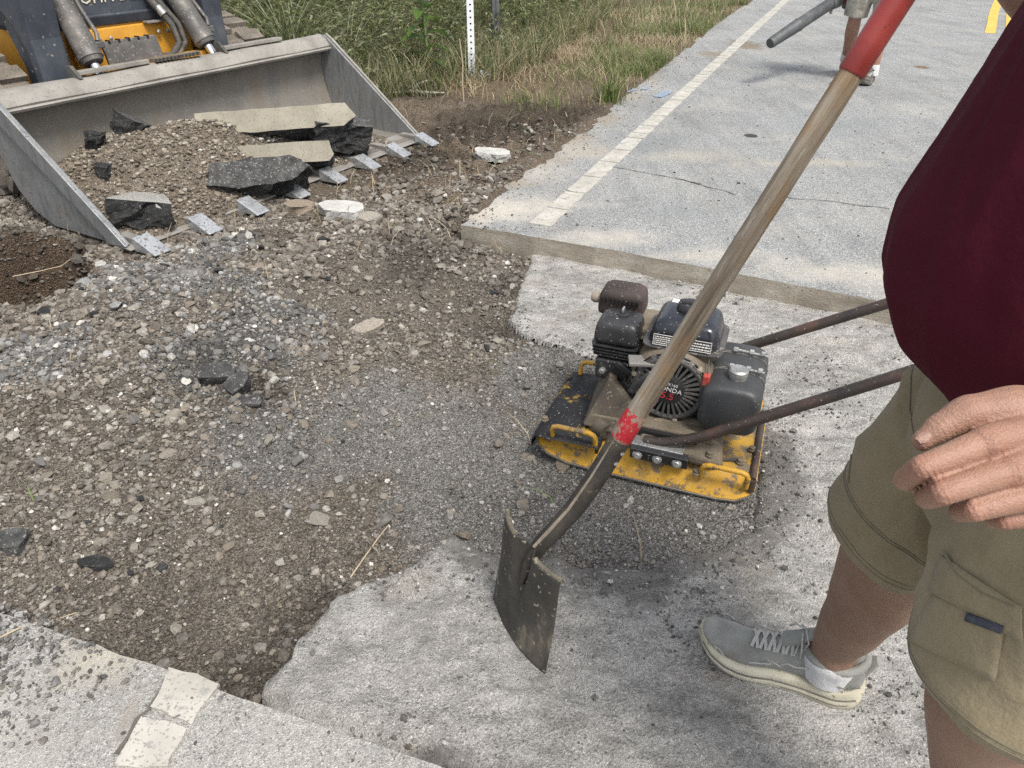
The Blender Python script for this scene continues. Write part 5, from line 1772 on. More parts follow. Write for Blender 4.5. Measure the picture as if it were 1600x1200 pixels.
# fingernails
def nail(c, nrm, along, w_, l_, nm="fingernail"):
    c = Vector(c); nrm = Vector(nrm).normalized(); along = (Vector(along) - nrm * Vector(along).dot(nrm)).normalized(); sd_ = nrm.cross(along)
    rings = []
    for i in range(5):
        t = -1 + i / 2
        wl = w_ * (1 - .35 * t * t)
        rings.append([c + along * (t * l_) + sd_ * (wl * s_) + nrm * (.0012 - .0016 * s_ * s_) for s_ in (-1, -.5, 0, .5, 1)])
    MB().loft(rings, cap=False, close=False).build(nm, MT["nail"], bodyo, True)
MT["nail"] = m_skin("fingernail", (.27, .16, .12), (.31, .19, .15), (.34, .22, .18))
tv = (th_[4] - th_[3])
camdir = (MM.to_3x3() @ (-(pz(1441, 689, .58) - Vector((0, 0, CH))))).normalized()
nail(th_[4] + camdir * .0070 + Vector((0, 0, .0035)), camdir * .7 + Vector((0, 0, .7)), tv, .0042, .0055)

# ---- shirt
sh_rings = []
for z_, cf, a_, b_ in [(.885, .000, .150, .165), (.895, .004, .185, .195), (.925, .014, .208, .208), (.97, .034, .240, .222), (1.03, .052, .248, .230), (1.10, .060, .242, .232), (1.20, .056, .214, .228), (1.30, .052, .188, .222), (1.38, .045, .165, .222), (1.44, .03, .14, .21), (1.49, .03, .10, .15), (1.53, .04, .075, .085)]:
    sh_rings.append(ell_ring((cf, 0, z_), X_, Y_, a_, b_, 40, e=.92))
smb = MB().loft(sh_rings)
limb(smb, [(.0, .20, 1.42), (-.05, .29, 1.30), (-.075, .335, 1.19)], [.085, .085, .080], 18)
limb(smb, [(.0, -.20, 1.42), shr.lerp(elr, .45), shr.lerp(elr, .75)], [.085, .082, .076], 18)
def shirt_disp(co):
    a = np.arctan2(co[:, 1], co[:, 0])
    return (fbm(a * 2.0 + co[:, 2], co[:, 2] * .9, .35, 3, 91) * .008 + fbm(a * 1.5 + co[:, 2], co[:, 2], .12, 2, 92) * .0025).astype(np.float32)
shirt = remeshed(smb, .009, 8, "shirt", MT["shirt"], man, shirt_disp)
hem_ = ell_ring((.001, 0, .889), X_, Y_, .172, .182, 48, e=.92)
MB().tube(hem_ + hem_[:2], .0045, 8, False).build("shirt_hem", MT["shirt"], shirt, True)

# ---- cargo shorts
st_mb = MB()
hip_r = [ell_ring((cf, 0, z_), X_, Y_, a_, b_, 36) for z_, cf, a_, b_ in [(.70, .03, .13, .17), (.76, .035, .155, .20), (.84, .030, .175, .208), (.91, .015, .182, .205), (.97, .01, .18, .20)]]
st_mb.loft(hip_r)
def leg_cloth(cs):
    rings = []
    for c, ax, a_, b_ in cs:
        ax = Vector(ax).normalized()
        fx_ = (X_ - ax * X_.dot(ax)).normalized(); fy_ = ax.cross(fx_)
        rings.append(ell_ring(c, fx_, fy_, a_, b_, 32))
    st_mb.loft(rings)
axR = (hipR - kneR)
leg_cloth([(kneR + Vector((-.005, -.005, -.010)), axR, .108, .100), (kneR + Vector((-.004, 0, .012)), axR, .110, .102), (kneR.lerp(hipR, .25) + Vector((.006, 0, 0)), axR, .122, .108), (kneR.lerp(hipR, .5) + Vector((.016, 0, 0)), axR, .132, .112), (kneR.lerp(hipR, .8) + Vector((.02, 0, 0)), axR, .14, .116), (hipR + Vector((.02, 0, .02)), axR, .14, .115)])
axL = (hipL - kneL)
leg_cloth([(kneL + Vector((.0, .012, .066)), axL, .114, .115), (kneL + Vector((.002, .012, .085)), axL, .117, .117), (kneL.lerp(hipL, .3) + Vector((.006, .016, 0)), axL, .122, .116), (kneL.lerp(hipL, .6) + Vector((.014, .01, 0)), axL, .132, .116), (hipL + Vector((.02, 0, .0)), axL, .14, .115)])
def shorts_disp(co):
    f = fbm(co[:, 0] * 1.0 + co[:, 1] * .8, co[:, 2] * .55 + co[:, 0] * .3, .11, 3, 93)
    g_ = 1 - np.abs(fbm(co[:, 0] + co[:, 1] * 1.1, co[:, 2] * .6 - co[:, 0] * .6, .16, 2, 94)) * 2.2
    f2 = fbm(co[:, 0] * .9 - co[:, 1] * .7 + co[:, 2] * .8, co[:, 2] * .35 + co[:, 1] * .5, .07, 2, 98)
    return (f * .012 + np.clip(g_, 0, 1) ** 3 * .011 + f2 * .0035 - .004).astype(np.float32)
shorts = remeshed(st_mb, .0065, 4, "shorts", MT["shorts"], man, shorts_disp)
dgx = bpy.context.evaluated_depsgraph_get()
dgx.update()
from mathutils.bvhtree import BVHTree
bvh = BVHTree.FromPolygons([v.co.copy() for v in shorts.data.vertices], [tuple(p.vertices) for p in shorts.data.polygons])


def on_cloth(u, v, lift=.0015):
    """where the line of sight through u, v meets the shorts"""
    o_ = MM @ Vector((0, 0, CH))
    d_ = ((MM @ pz(u, v, 1.0)) - o_).normalized()
    hit, nrm, _, _ = bvh.ray_cast(o_, d_)
    if hit is None: return None, None
    if nrm.dot(d_) > 0: nrm = -nrm
    return hit + nrm * lift, nrm


def seam(uv, r_=.0011, lift=.0012, nm="seam", mt="stitch", dens=7):
    pts = []
    for i in range(len(uv) - 1):
        for k in range(dens):
            t = k / dens
            h_, _ = on_cloth(uv[i][0] * (1 - t) + uv[i + 1][0] * t, uv[i][1] * (1 - t) + uv[i + 1][1] * t, lift)
            if h_ is not None: pts.append(h_)
    if len(pts) > 3:
        MB().tube(pts, r_, 6).build(nm, MT[mt], shorts, True)


def cloth_panel(nm, quad, nu, nv, lift, mt, thick=.003):
    """a piece of cloth sewn on: follows the shorts, a little proud of them"""
    vs, ok = [], True
    for j in range(nv + 1):
        for i in range(nu + 1):
            a, b_ = i / nu, j / nv
            p = [(quad[0][k] * (1 - a) + quad[1][k] * a) * (1 - b_) + (quad[3][k] * (1 - a) + quad[2][k] * a) * b_ for k in (0, 1)]
            h_, n_ = on_cloth(p[0], p[1], lift)
            if h_ is None: return None
            vs.append(h_)
    fs = [(j * (nu + 1) + i, j * (nu + 1) + i + 1, (j + 1) * (nu + 1) + i + 1, (j + 1) * (nu + 1) + i) for j in range(nv) for i in range(nu)]
    o = MB().add(vs, fs).build(nm, MT[mt], shorts, True)
    sm_ = o.modifiers.new("thick", 'SOLIDIFY')
    sm_.thickness = thick
    sm_.offset = -1
    return o


# ---- shoe builder: length along x from heel (0) to toe, sole on z = 0
def make_shoe(parent, origin, ang, length, mats, laces=True):
    T = Matrix.Translation(origin) @ Matrix.Rotation(ang, 4, 'Z') @ Matrix.Scale(length / .33, 4)
    xs = np.linspace(0, .33, 30)
    def half(x):                        # half width of the sole
        return .001 + float(np.interp(x, [0, .012, .05, .11, .17, .22, .265, .30, .32, .33], [.020, .034, .043, .038, .041, .053, .055, .044, .027, .008]))
    def curve(x):                       # sideways sweep of the last
        return float(np.interp(x, [0, .1, .2, .33], [0, .002, .004, .014])) * -1
    def lift(x):                        # rocker
        return float(np.interp(x, [0, .03, .09, .24, .29, .33], [.014, .004, 0, 0, .012, .034]))
    def thk(x): return float(np.interp(x, [0, .05, .15, .24, .33], [.050, .047, .042, .034, .026]))
    rings = []
    for x in xs:
        h_, c, l_, t_ = half(x), curve(x), lift(x), thk(x)
        prof_ = [(-1, 0), (-1.06, .18), (-1.10, .45), (-1.02, .58), (-1.07, .75), (-.99, 1.0), (-.6, 1.02), (.6, 1.02), (.99, 1.0), (1.07, .75), (1.02, .58), (1.10, .45), (1.06, .18), (1, 0)]
        rings.append([(x, c + a * h_, l_ + b_ * t_) for a, b_ in prof_])
    sole = MB(T).loft(rings).build("shoe_sole", mats[1], parent, True, angle=70)
    for sg in (-1, 1):
        pts = [(x, curve(x) + sg * (half(x) * 1.025 + .0006), lift(x) + thk(x) * (.58 if x < .15 else .56)) for x in xs[1:-1]]
        MB(T).tube(pts, .0020, 6).build("sole_groove", mats[3], sole, True)
        pts = [(x, curve(x) + sg * (half(x) * 1.075 + .0002), lift(x) + thk(x) * .30) for x in xs[2:14]]
        MB(T).tube(pts, .0013, 6).build("sole_groove", mats[3], sole, True)
    # upper
    rings = []
    for x in np.linspace(.004, .325, 34):
        h_, c, l_, t_ = half(x) * .97, curve(x), lift(x), thk(x)
        z0 = l_ + t_ * .93
        ht = float(np.interp(x, [0, .02, .05, .09, .115, .14, .20, .25, .29, .315, .33], [.070, .078, .066, .060, .074, .076, .052, .041, .034, .024, .008]))
        flat_ = float(np.interp(x, [0, .1, .15, .33], [.55, .62, .40, .55]))
        ring = []
        for k in range(15):
            t = -1 + 2 * k / 14
            ang_ = t * math.pi / 2
            y_ = math.sin(ang_); zz_ = math.cos(ang_)
            pinch = 1 - (1 - flat_) * max(0, zz_) ** .9
            ring.append((x, c + h_ * math.copysign(abs(y_) ** .75, y_) * (pinch if zz_ > 0 else 1), z0 + ht * max(0, zz_) ** .62))
        rings.append(ring)
    up_ = MB(T).loft(rings).build("shoe_upper", mats[0], parent, True, angle=70)
    ss_ = up_.modifiers.new("sub", 'SUBSURF'); ss_.levels = ss_.render_levels = 1
    # padded collar, heel tab and tongue
    col_ = []
    for k in range(25):
        a = 2 * math.pi * k / 24
        cx, cy = .070 + .060 * math.cos(a), .043 * math.sin(a)
        z_ = .113 + .014 * max(0, -math.cos(a)) ** 2 + .012 * max(0, math.cos(a)) ** 2 - .004
        col_.append((cx, curve(.06) + cy, z_))
    MB(T).tube(col_, .0085, 10, False).build("shoe_collar", mats[0], up_, True)
    MB(T).tube([(.012, 0, .095), (.002, 0, .118), (-.008, 0, .130)], [.012, .010, .006], 10, flat=1.9).build("heel_tab", mats[0], up_, True)
    MB(T).tube([(.165, -.004, .105), (.140, -.003, .122), (.122, -.002, .140), (.112, -.002, .150)], [.010, .010, .009, .007], 10, flat=2.0).build("tongue", mats[0], up_, True)
    if laces:
        def surf(x, y):                 # height of the upper near the throat
            l_, t_ = lift(x), thk(x)
            ht = float(np.interp(x, [.09, .115, .14, .20, .25], [.050, .072, .076, .052, .041]))
            return l_ + t_ * .93 + ht * max(0.02, 1 - (abs(y) / (half(x) * .75)) ** 2.4) ** .5 + .002
        for i in range(6):
            x0 = .128 + i * .0165
            for sg in (-1, 1):
                pts = []
                for k in range(7):
                    t = k / 6
                    y_ = sg * (-.024 + .048 * t)
                    x_ = x0 + .012 * t
                    pts.append((x_, curve(x_) + y_, surf(x_, y_) + (.0016 if sg > 0 else .0)))
                MB(T).tube(pts, .0021, 6, flat=1.7).build("lace", mats[4], up_, True)
        for pts in ([(.130, -.006, .148), (.138, -.022, .140), (.130, -.036, .118), (.122, -.030, .116), (.128, -.010, .146)], [(.130, -.006, .148), (.150, -.026, .132), (.158, -.040, .108)], [(.130, -.002, .148), (.122, .022, .140), (.130, .034, .118), (.136, .006, .146)], [(.130, -.004, .148), (.116, -.034, .120), (.112, -.043, .094)]):
            MB(T).tube(pts, .0020, 6).build("lace", mats[4], up_, True)
        # trim lines on the side of the upper
        for sg in (-1, 1):
            for xs_, zs_ in (((.16, .175, .19, .178, .20, .22), (.066, .074, .082, .068, .064, .060)), ((.27, .282, .292, .286), (.052, .060, .060, .050)), ((.09, .11, .135, .15, .16), (.108, .086, .078, .082, .072))):
                pts = [(x_, curve(x_) + sg * half(x_) * .985, z_) for x_, z_ in zip(xs_, zs_)]
                MB(T).tube(pts, .0013, 6).build("trim", mats[4], up_, True)
            MB(T).tube([(.012, sg * .034, .078), (.035, sg * .044, .070), (.06, sg * .0455, .074), (.085, sg * .043, .080)], .0014, 6).build("trim", mats[3], up_, True)
    return sole, up_, T


SHM = (MT["shoe"], MT["sole"], MT["sock"], MT["sole_groove"], MT["shoe_line"])
angR = math.atan2(fd.y, fd.x)
make_shoe(man, Vector((heel.x, heel.y, 0.0)), angR, FL, SHM)
make_shoe(man, Vector((ankL.x - .075, ankL.y, .0)), .1, .33, SHM, False)
for a_ in (ankR, ankL):
    MB().tube([a_ + Vector((0, 0, -.07)), a_ + Vector((0, 0, -.026)), a_ + Vector((0, 0, -.014)), a_ + Vector((0, 0, -.008))], [.050, .0535, .0535, .049], 20).build("sock", MT["sock"], man, True)

# ---- sewn details seen on the shorts
seam([(1333, 700), (1328, 735), (1326, 757)], .0016)
seam([(1434, 535), (1424, 590), (1422, 640), (1430, 690)], .0012, .0006)
def ring_seam(k_, h_, t, r_=.0010, nm="hem_stitch", a0=0.0, a1=360.0):
    """a line of stitching round a trouser leg, t along the thigh"""
    ax = (h_ - k_).normalized()
    c = k_.lerp(h_, t)
    fx_ = (X_ - ax * X_.dot(ax)).normalized(); fy_ = ax.cross(fx_)
    runs, pts = [], []
    for i in range(61):
        a = R(a0 + (a1 - a0) * i / 60)
        d_ = fx_ * math.cos(a) + fy_ * math.sin(a)
        hit, n_, _, _ = bvh.ray_cast(c + d_ * .30, -d_, .28)
        good = hit is not None and (hit - c).length < .165
        if good and pts and (hit - pts[-1]).length > .03: good = False
        if good: pts.append(hit + d_ * .0004)
        elif len(pts) > 5: runs.append(pts); pts = []
        else: pts = []
    if len(pts) > 5: runs.append(pts)
    for pts in runs: MB().tube(pts, r_, 6).build(nm, MT["stitch"], shorts, True)


for k_, h_ in ((kneR, hipR), (kneL + Vector((0, .012, .062)), hipL)):
    ring_seam(k_, h_, .035)
    ring_seam(k_, h_, .058)
ring_seam(kneR, hipR, .22, .0012, "panel_seam")
ring_seam(kneR, hipR, .234, .0012, "panel_seam")
cloth_panel("pocket_flap", [(1474, 868), (1598, 948), (1599, 1000), (1456, 922)], 10, 5, .0055, "shorts", .004)
cloth_panel("cargo_pocket", [(1462, 925), (1570, 985), (1556, 1062), (1420, 1000)], 10, 8, .004, "shorts", .004)
seam([(1480, 862), (1500, 895), (1540, 925), (1598, 948)], .0016, .005, "pocket_piping")
cloth_panel("fabric_tag", [(1516, 955), (1572, 974), (1568, 986), (1512, 967)], 5, 2, .0075, "patch", .0015)
bp = MB().add([(.075, -.262, .64), (.15, -.262, .645), (.155, -.27, .60), (.085, -.272, .585), (.075, -.245, .64), (.15, -.245, .645), (.155, -.25, .60), (.085, -.25, .585)], [(0, 1, 2, 3), (7, 6, 5, 4), (0, 4, 5, 1), (1, 5, 6, 2), (2, 6, 7, 3), (3, 7, 4, 0)])
bp.build("far_pocket_flap", MT["shorts"], shorts, bevel=.004)

# ------------------------------------------------------------------ the person with the leaf blower
P2 = Vector((3.12, 7.14, 0.0))
m2 = thing("person", "person in faded camouflage shorts walking on the road with a leaf blower", "person", P2, math.atan2(-.95, -.35))
b2 = MB()
aL, kL, hL = Vector((.10, .13, .10)), Vector((.09, .12, .50)), Vector((0, .09, .88))
aR, kR, hR = Vector((-.30, -.10, .14)), Vector((-.04, -.11, .50)), Vector((0, -.09, .88))
for a_, k_, h_ in ((aL, kL, hL), (aR, kR, hR)):
    limb(b2, [a_, a_.lerp(k_, .35), a_.lerp(k_, .65) + Vector((-.015, 0, 0)), k_, h_], [.040, .048, .060, .056, .085], 16)
s2r, e2r, h2r = Vector((0, -.22, 1.40)), Vector((.02, -.27, 1.12)), Vector((.22, -.26, .98))
s2l, e2l, h2l = Vector((0, .22, 1.40)), Vector((-.02, .28, 1.12)), Vector((.08, .26, .90))
for s_, e_, h_ in ((s2r, e2r, h2r), (s2l, e2l, h2l)):
    limb(b2, [s_, e_, h_], [.052, .044, .030], 14)
    for k in range(4):
        limb(b2, [h_ + Vector((.02, -.025 + k * .017, -.01)), h_ + Vector((.06, -.025 + k * .017, -.03)), h_ + Vector((.045, -.025 + k * .017, -.07))], [.011, .010, .008], 8)
    limb(b2, [h_, h_ + Vector((.05, .03, .0))], [.013, .009], 8)
limb(b2, [(0, 0, .95), (0, 0, 1.35)], [.12, .14], 16)
head_shape(b2, (.03, 0, 1.66), 1.0)
remeshed(b2, .010, 5, "body", MT["skin2"], m2)
c2 = MB()
c2.loft([ell_ring((0, 0, z_), X_, Y_, a_, b_, 24) for z_, a_, b_ in [(.80, .12, .17), (.88, .14, .185), (1.0, .13, .17)]])
for k_, h_ in ((kL, hL), (kR, hR)):
    ax = (h_ - k_).normalized(); fx_ = (X_ - ax * X_.dot(ax)).normalized(); fy_ = ax.cross(fx_)
    c2.loft([ell_ring(k_.lerp(h_, t), fx_, fy_, r_, r_, 20) for t, r_ in ((.02, .100), (.3, .105), (.7, .115), (1.02, .12))])
remeshed(c2, .012, 4, "shorts", MT["camo"], m2, lambda co: (fbm(co[:, 0] + co[:, 1], co[:, 2] * .6, .1, 3, 95) * .012).astype(np.float32))
t2 = MB().loft([ell_ring((0, 0, z_), X_, Y_, a_, b_, 26) for z_, a_, b_ in [(.92, .14, .185), (1.1, .145, .19), (1.3, .14, .21), (1.42, .12, .20), (1.50, .07, .10)]])
limb(t2, [s2r, s2r.lerp(e2r, .7)], [.075, .068], 14); limb(t2, [s2l, s2l.lerp(e2l, .7)], [.075, .068], 14)
remeshed(t2, .014, 4, "shirt", MT["grey_shirt"], m2)
MB().ball((.015, 0, 1.70), .112, 18, (1.0, .84, .9)).build("hair", MT["hair"], m2, True)
BT = (MT["boot"], MT["sole_groove"], MT["sock"], MT["void"], MT["shoe_line"])
make_shoe(m2, Vector((aL.x - .07, aL.y, 0)), -.2, .30, BT)
make_shoe(m2, Vector((aR.x - .07, aR.y, .03)), .1, .30, BT, False)
for a_, k_ in ((aL, kL), (aR, kR)):
    dv = (k_ - a_).normalized()
    MB().tube([a_ - dv * .04, a_ + dv * .035, a_ + dv * .05], [.047, .046, .043], 16).build("sock", MT["sock"], m2, True)

# leaf blower held low at the far person's side
bo = pz(1312, 2, 6.55)
blw = thing("leaf_blower", "handheld leaf blower with long grey pipe pointing down at the road", "leaf blower", bo)
n0, n1 = pz(1203, 68, 6.25) - bo, pz(1300, 4, 6.5) - bo
dv = (n1 - n0).normalized()
pipe = MB().tube([n0, n0 + dv * .02, n0 + dv * .36, n0 + dv * .37, n0 + dv * .38, n1], [.040, .044, .053, .056, .050, .050], 20).build("blower_pipe", MT["blower_tube"], blw, True, angle=60)
MB().tube([n1 - dv * .03, n1 + dv * .02, n1 + dv * .06], [.056, .062, .07], 18).build("pipe_clamp", MT["post_dark"], pipe, True)
MB().tube([n1 + dv * .05 + Vector((-.03, 0, -.05)), n1 + dv * .0 + Vector((.01, 0, -.09))], [.02, .012], 8).build("clamp_tab", MT["camo"], pipe, True)
MB().rbox(n1 + dv * .17 + Vector((.02, 0, .03)), (.20, .20, .20), .45, .85).build("fan_case", MT["blower_red"], blw, True)
MB().rbox(n1 + dv * .24 + Vector((.04, .02, -.10)), (.12, .12, .09), .4, .8).build("intake", MT["black_plastic"], blw, True)
MB().tube([n1 + dv * .12 + Vector((0, 0, .10)), n1 + dv * .14 + Vector((.02, 0, .2)), n1 + dv * .30 + Vector((.05, 0, .2)), n1 + dv * .32 + Vector((.05, 0, .08))], .017, 10).build("top_handle", MT["black_plastic"], blw, True)
MB().rbox(n1 + dv * .34 + Vector((.05, .0, .02)), (.15, .18, .18), .45, .85).build("motor_case", MT["black_plastic"], blw, True)
# ------------------------------------------------------------------ plants
def leaves_mesh(name, pos, dirs, ln, wd, cols, droop=.25):
    """lance leaves: four quads' worth of outline, folded a little along the middle"""
    n = len(pos)
    d = dirs / np.linalg.norm(dirs, axis=1)[:, None]
    up = np.tile([0, 0, 1.0], (n, 1)) + rng.normal(0, .35, (n, 3))
    s = np.cross(d, up); s /= np.linalg.norm(s, axis=1)[:, None] + 1e-9
    nn = np.cross(s, d)
    L, W_ = ln[:, None], wd[:, None]
    tip = pos + d * L - nn * L * droop
    mid = pos + d * L * .45 + nn * L * .04
    V = np.stack([pos, mid + s * W_ / 2 + nn * W_ * .15, tip, mid - s * W_ / 2 + nn * W_ * .15, mid], 1)
    F = np.array([(0, 1, 4), (1, 2, 4), (0, 4, 3), (4, 2, 3)])
    F = (F[None] + 5 * np.arange(n)[:, None, None]).reshape(-1, 3)
    return V.reshape(-1, 3), F, np.repeat(cols, 5, axis=0)


def blades_mesh(base, ln, wd, lean, az, cols, seg=3, curl=1.0):
    n = len(base)
    dirh = np.stack([np.cos(az), np.sin(az), np.zeros(n)], 1)
    side = np.stack([-np.sin(az + rng.normal(0, .6, n)), np.cos(az), np.zeros(n)], 1)
    rows = []
    for k in range(seg + 1):
        t = k / seg
        ang = lean * (t ** 1.0) * curl
        hgt = ln * t * np.cos(ang * .7)
        out = ln * t * np.sin(ang)
        p = base + dirh * out[:, None] + np.array([0, 0, 1]) * hgt[:, None]
        w_ = (wd * (1 - t ** 1.6) * .5 + .0002)[:, None]
        rows += [p - side * w_, p + side * w_]
    V = np.stack(rows, 1)
    m = 2 * (seg + 1)
    F = np.array([(2 * k, 2 * k + 1, 2 * k + 3, 2 * k + 2) for k in range(seg)])
    F = (F[None] + m * np.arange(n)[:, None, None]).reshape(-1, 4)
    return V.reshape(-1, 3), F, np.repeat(cols, m, axis=0)


def pick(pal, n, v=.25):
    pal = np.array(pal)
    return pal[rng.integers(0, len(pal), n)] * rng.uniform(1 - v, 1 + v, (n, 1))


GREEN = [(.10, .13, .042), (.125, .152, .052), (.068, .095, .034), (.155, .17, .07), (.18, .19, .09)]
PALE = [(.22, .235, .14), (.27, .28, .18), (.18, .20, .11)]
DRY = [(.40, .33, .21), (.46, .39, .27), (.33, .26, .16), (.52, .45, .33), (.27, .20, .12)]
BRI = [(.125, .175, .045), (.155, .205, .06), (.10, .145, .035)]

# tall weeds behind the bucket and up to the sign post: one mass of many small-leaved stems
def weeds_edge(x):            # nearest y the weeds reach at x
    return np.interp(x, [-9, -4.5, -2.2, -1.2, -.6, -.1, .3, 1.0, 1.6], [7, 6.2, 6.3, 6.45, 6.8, 7.4, 8.4, 10.5, 13])


ns_ = 3300
wx = rng.uniform(-8.5, 1.3, ns_ * 3); wy = rng.uniform(5.9, 16, ns_ * 3)
kp = (wy > weeds_edge(wx) + rng.normal(0, .18, len(wx))) & (rng.random(len(wx)) < np.clip(1.6 - wy / 12, .25, 1))
# nothing grows where the loader stands
kp &= ~((wx + wy * .55 < 1.15) & (wx < -1.9) & (wy < 8.2))
wx, wy = wx[kp][:ns_], wy[kp][:ns_]
dist_in = np.clip((wy - weeds_edge(wx)) / 1.2, 0, 1)
hh = (.18 + .62 * dist_in) * rng.uniform(.6, 1.25, len(wx))
VV, FF, CCC, off = [], [], [], 0
per = 20
idx = np.repeat(np.arange(len(wx)), per)
t_ = rng.uniform(.12, 1.0, len(idx))
laz = rng.uniform(0, 2 * np.pi, len(wx)); lln = rng.uniform(.05, .45, len(wx))
lx = wx[idx] + np.cos(laz[idx]) * lln[idx] * hh[idx] * t_ ** 1.6 + rng.normal(0, .03, len(idx))
ly = wy[idx] + np.sin(laz[idx]) * lln[idx] * hh[idx] * t_ ** 1.6 + rng.normal(0, .03, len(idx))
lz = hh[idx] * t_ + .01
a = rng.uniform(0, 2 * np.pi, len(idx))
dr = np.stack([np.cos(a), np.sin(a), rng.uniform(-.35, .75, len(idx))], 1)
col = pick(GREEN, len(idx), .3)
pl_ = rng.random(len(idx)) < (.10 + .35 * vn(lx / .7, ly / .7, 3))
col = np.where(pl_[:, None], pick(PALE, len(idx)), col)
V, F, C_ = leaves_mesh("w", np.stack([lx, ly, lz], 1), dr, rng.uniform(.035, .095, len(idx)) * (1 + .03 * ly), rng.uniform(.010, .022, len(idx)) * (1 + .04 * ly), col)
weeds = link("weeds", np_mesh("weeds", V, F, C_), MT["leaf"])
tag(weeds, "tall tangle of small-leaved green weeds behind the bucket and sign post", "weeds", kind="stuff")
stv, stf, stc = blades_mesh(np.stack([wx, wy, np.zeros(len(wx))], 1), hh * 1.02, np.full(len(wx), .006), lln * 1.0, laz, pick([(.10, .11, .05), (.16, .14, .08), (.08, .09, .04)], len(wx)), 3)
link("weed_stems", np_mesh("weed_stems", stv, stf, stc), MT["grass"], weeds)["kind"] = "stuff"


def grass(name, lab, n, region, pal, hrange, wrange, lean, seed_lab="grass"):
    gx_, gy_, hs_ = region(n)
    k = len(gx_)
    z0 = np.maximum(ground_h(gx_, gy_, False), -.02)
    v_, f_, c_ = blades_mesh(np.stack([gx_, gy_, z0], 1), rng.uniform(*hrange, k) * hs_, rng.uniform(*wrange, k), rng.uniform(*lean, k), rng.uniform(0, 2 * np.pi, k), pick(pal, k), 3)
    o = link(name, np_mesh(name, v_, f_, c_), MT["grass"])
    return tag(o, lab, seed_lab, kind="stuff")


def road_left(y):               # x of the asphalt's left edge at y
    ys = [p.y for p in fl]; xs_ = [p.x for p in fl]
    return np.interp(y, ys, xs_)


def reg_dry(n):
    y = rng.uniform(5.3, 12.5, n * 3)
    x = road_left(y) - rng.uniform(-.02, 2.6, n * 3) * np.clip(y / 8, .6, 1.3)
    cl = fbm(x, y, .55, 3, 101)
    edge = road_left(y) - x
    ok = (rng.random(len(x)) < np.clip(.45 + cl * 1.3, .03, 1)) & (y > 6.35 + .45 * cl - np.clip(.7 - edge, 0, 1) * .5) & (x > -1.9) & (y < weeds_edge(x) + .6)
    x, y = x[ok][:n], y[ok][:n]
    return x, y, .6 + .6 * vn(x / .3, y / .3, 8)


grass("dry_grass", "flattened straw-coloured dry grass on the verge beside the road", 13000, reg_dry, DRY, (.06, .18), (.003, .007), (.9, 1.6))


def reg_green(n):
    y = rng.uniform(5.9, 13.5, n * 3)
    e = np.abs(rng.normal(.12, .35, n * 3)) * np.clip(y / 6, .8, 1.8)
    x = road_left(y) - e + .03
    cl = fbm(x, y, .5, 3, 103)
    ok = rng.random(len(x)) < np.clip(.35 + cl * 1.6, .02, 1)
    x, y = x[ok][:n], y[ok][:n]
    return x, y, .5 + .8 * vn(x / .35, y / .35, 9)


grass("verge_grass", "bright green grass tufts along the edge of the asphalt", 11500, reg_green, BRI + PALE[:1] + DRY[:1], (.06, .19), (.003, .007), (.3, 1.2))


def reg_weedgrass(n):
    x = rng.uniform(-6, 1.6, n * 3); y = weeds_edge(x) + np.abs(rng.normal(0, .9, n * 3)) - .45
    ok = ~((x + y * .55 < 1.15) & (x < -1.9) & (y < 8.2))
    x, y = x[ok][:n], y[ok][:n]
    return x, y, .6 + .8 * vn(x / .4, y / .4, 10)


grass("meadow_grass", "loose fringe of mixed green and straw grass in front of the weeds", 9000, reg_weedgrass, GREEN + PALE + DRY[:3], (.10, .42), (.003, .008), (.3, 1.2))


def reg_far(n):
    y = rng.uniform(9, 24, n * 3); x = rng.uniform(-9, 7, n * 3)
    ok = (x < road_left(y) - .05)
    return x[ok][:n], y[ok][:n], np.full(min(n, int(ok.sum())), 1.3)


grass("far_grass", "coarser green grass farther up the verge towards the top", 7000, reg_far, GREEN[1:] + PALE + DRY[:2], (.12, .4), (.008, .016), (.3, 1.1))

# straw and roots scattered over the bare soil
nS = 420
sx_, sy_ = scatter(nS, -2.4, .8, .9, 5.6, lambda x, y: on_soil(x, y) * np.where(y > 3.2, .9, .12))
az = rng.uniform(0, 2 * np.pi, len(sx_)); ls = rng.uniform(.04, .16, len(sx_))
hz0 = ground_h(sx_, sy_)
v_, f_, c_ = blades_mesh(np.stack([sx_, sy_, hz0 + .002], 1), ls, np.full(len(sx_), .0035), rng.uniform(1.2, 1.62, len(sx_)), az, pick(DRY + [(.16, .22, .07)], len(sx_)), 3)
tag(link("straw_litter", np_mesh("straw_litter", v_, f_, c_), MT["grass"]), "stray straw and roots strewn over the bare soil", "straw", kind="stuff")


def plant(name, lab, cat, base, stems):
    t = thing(name, lab, cat, base)
    return t


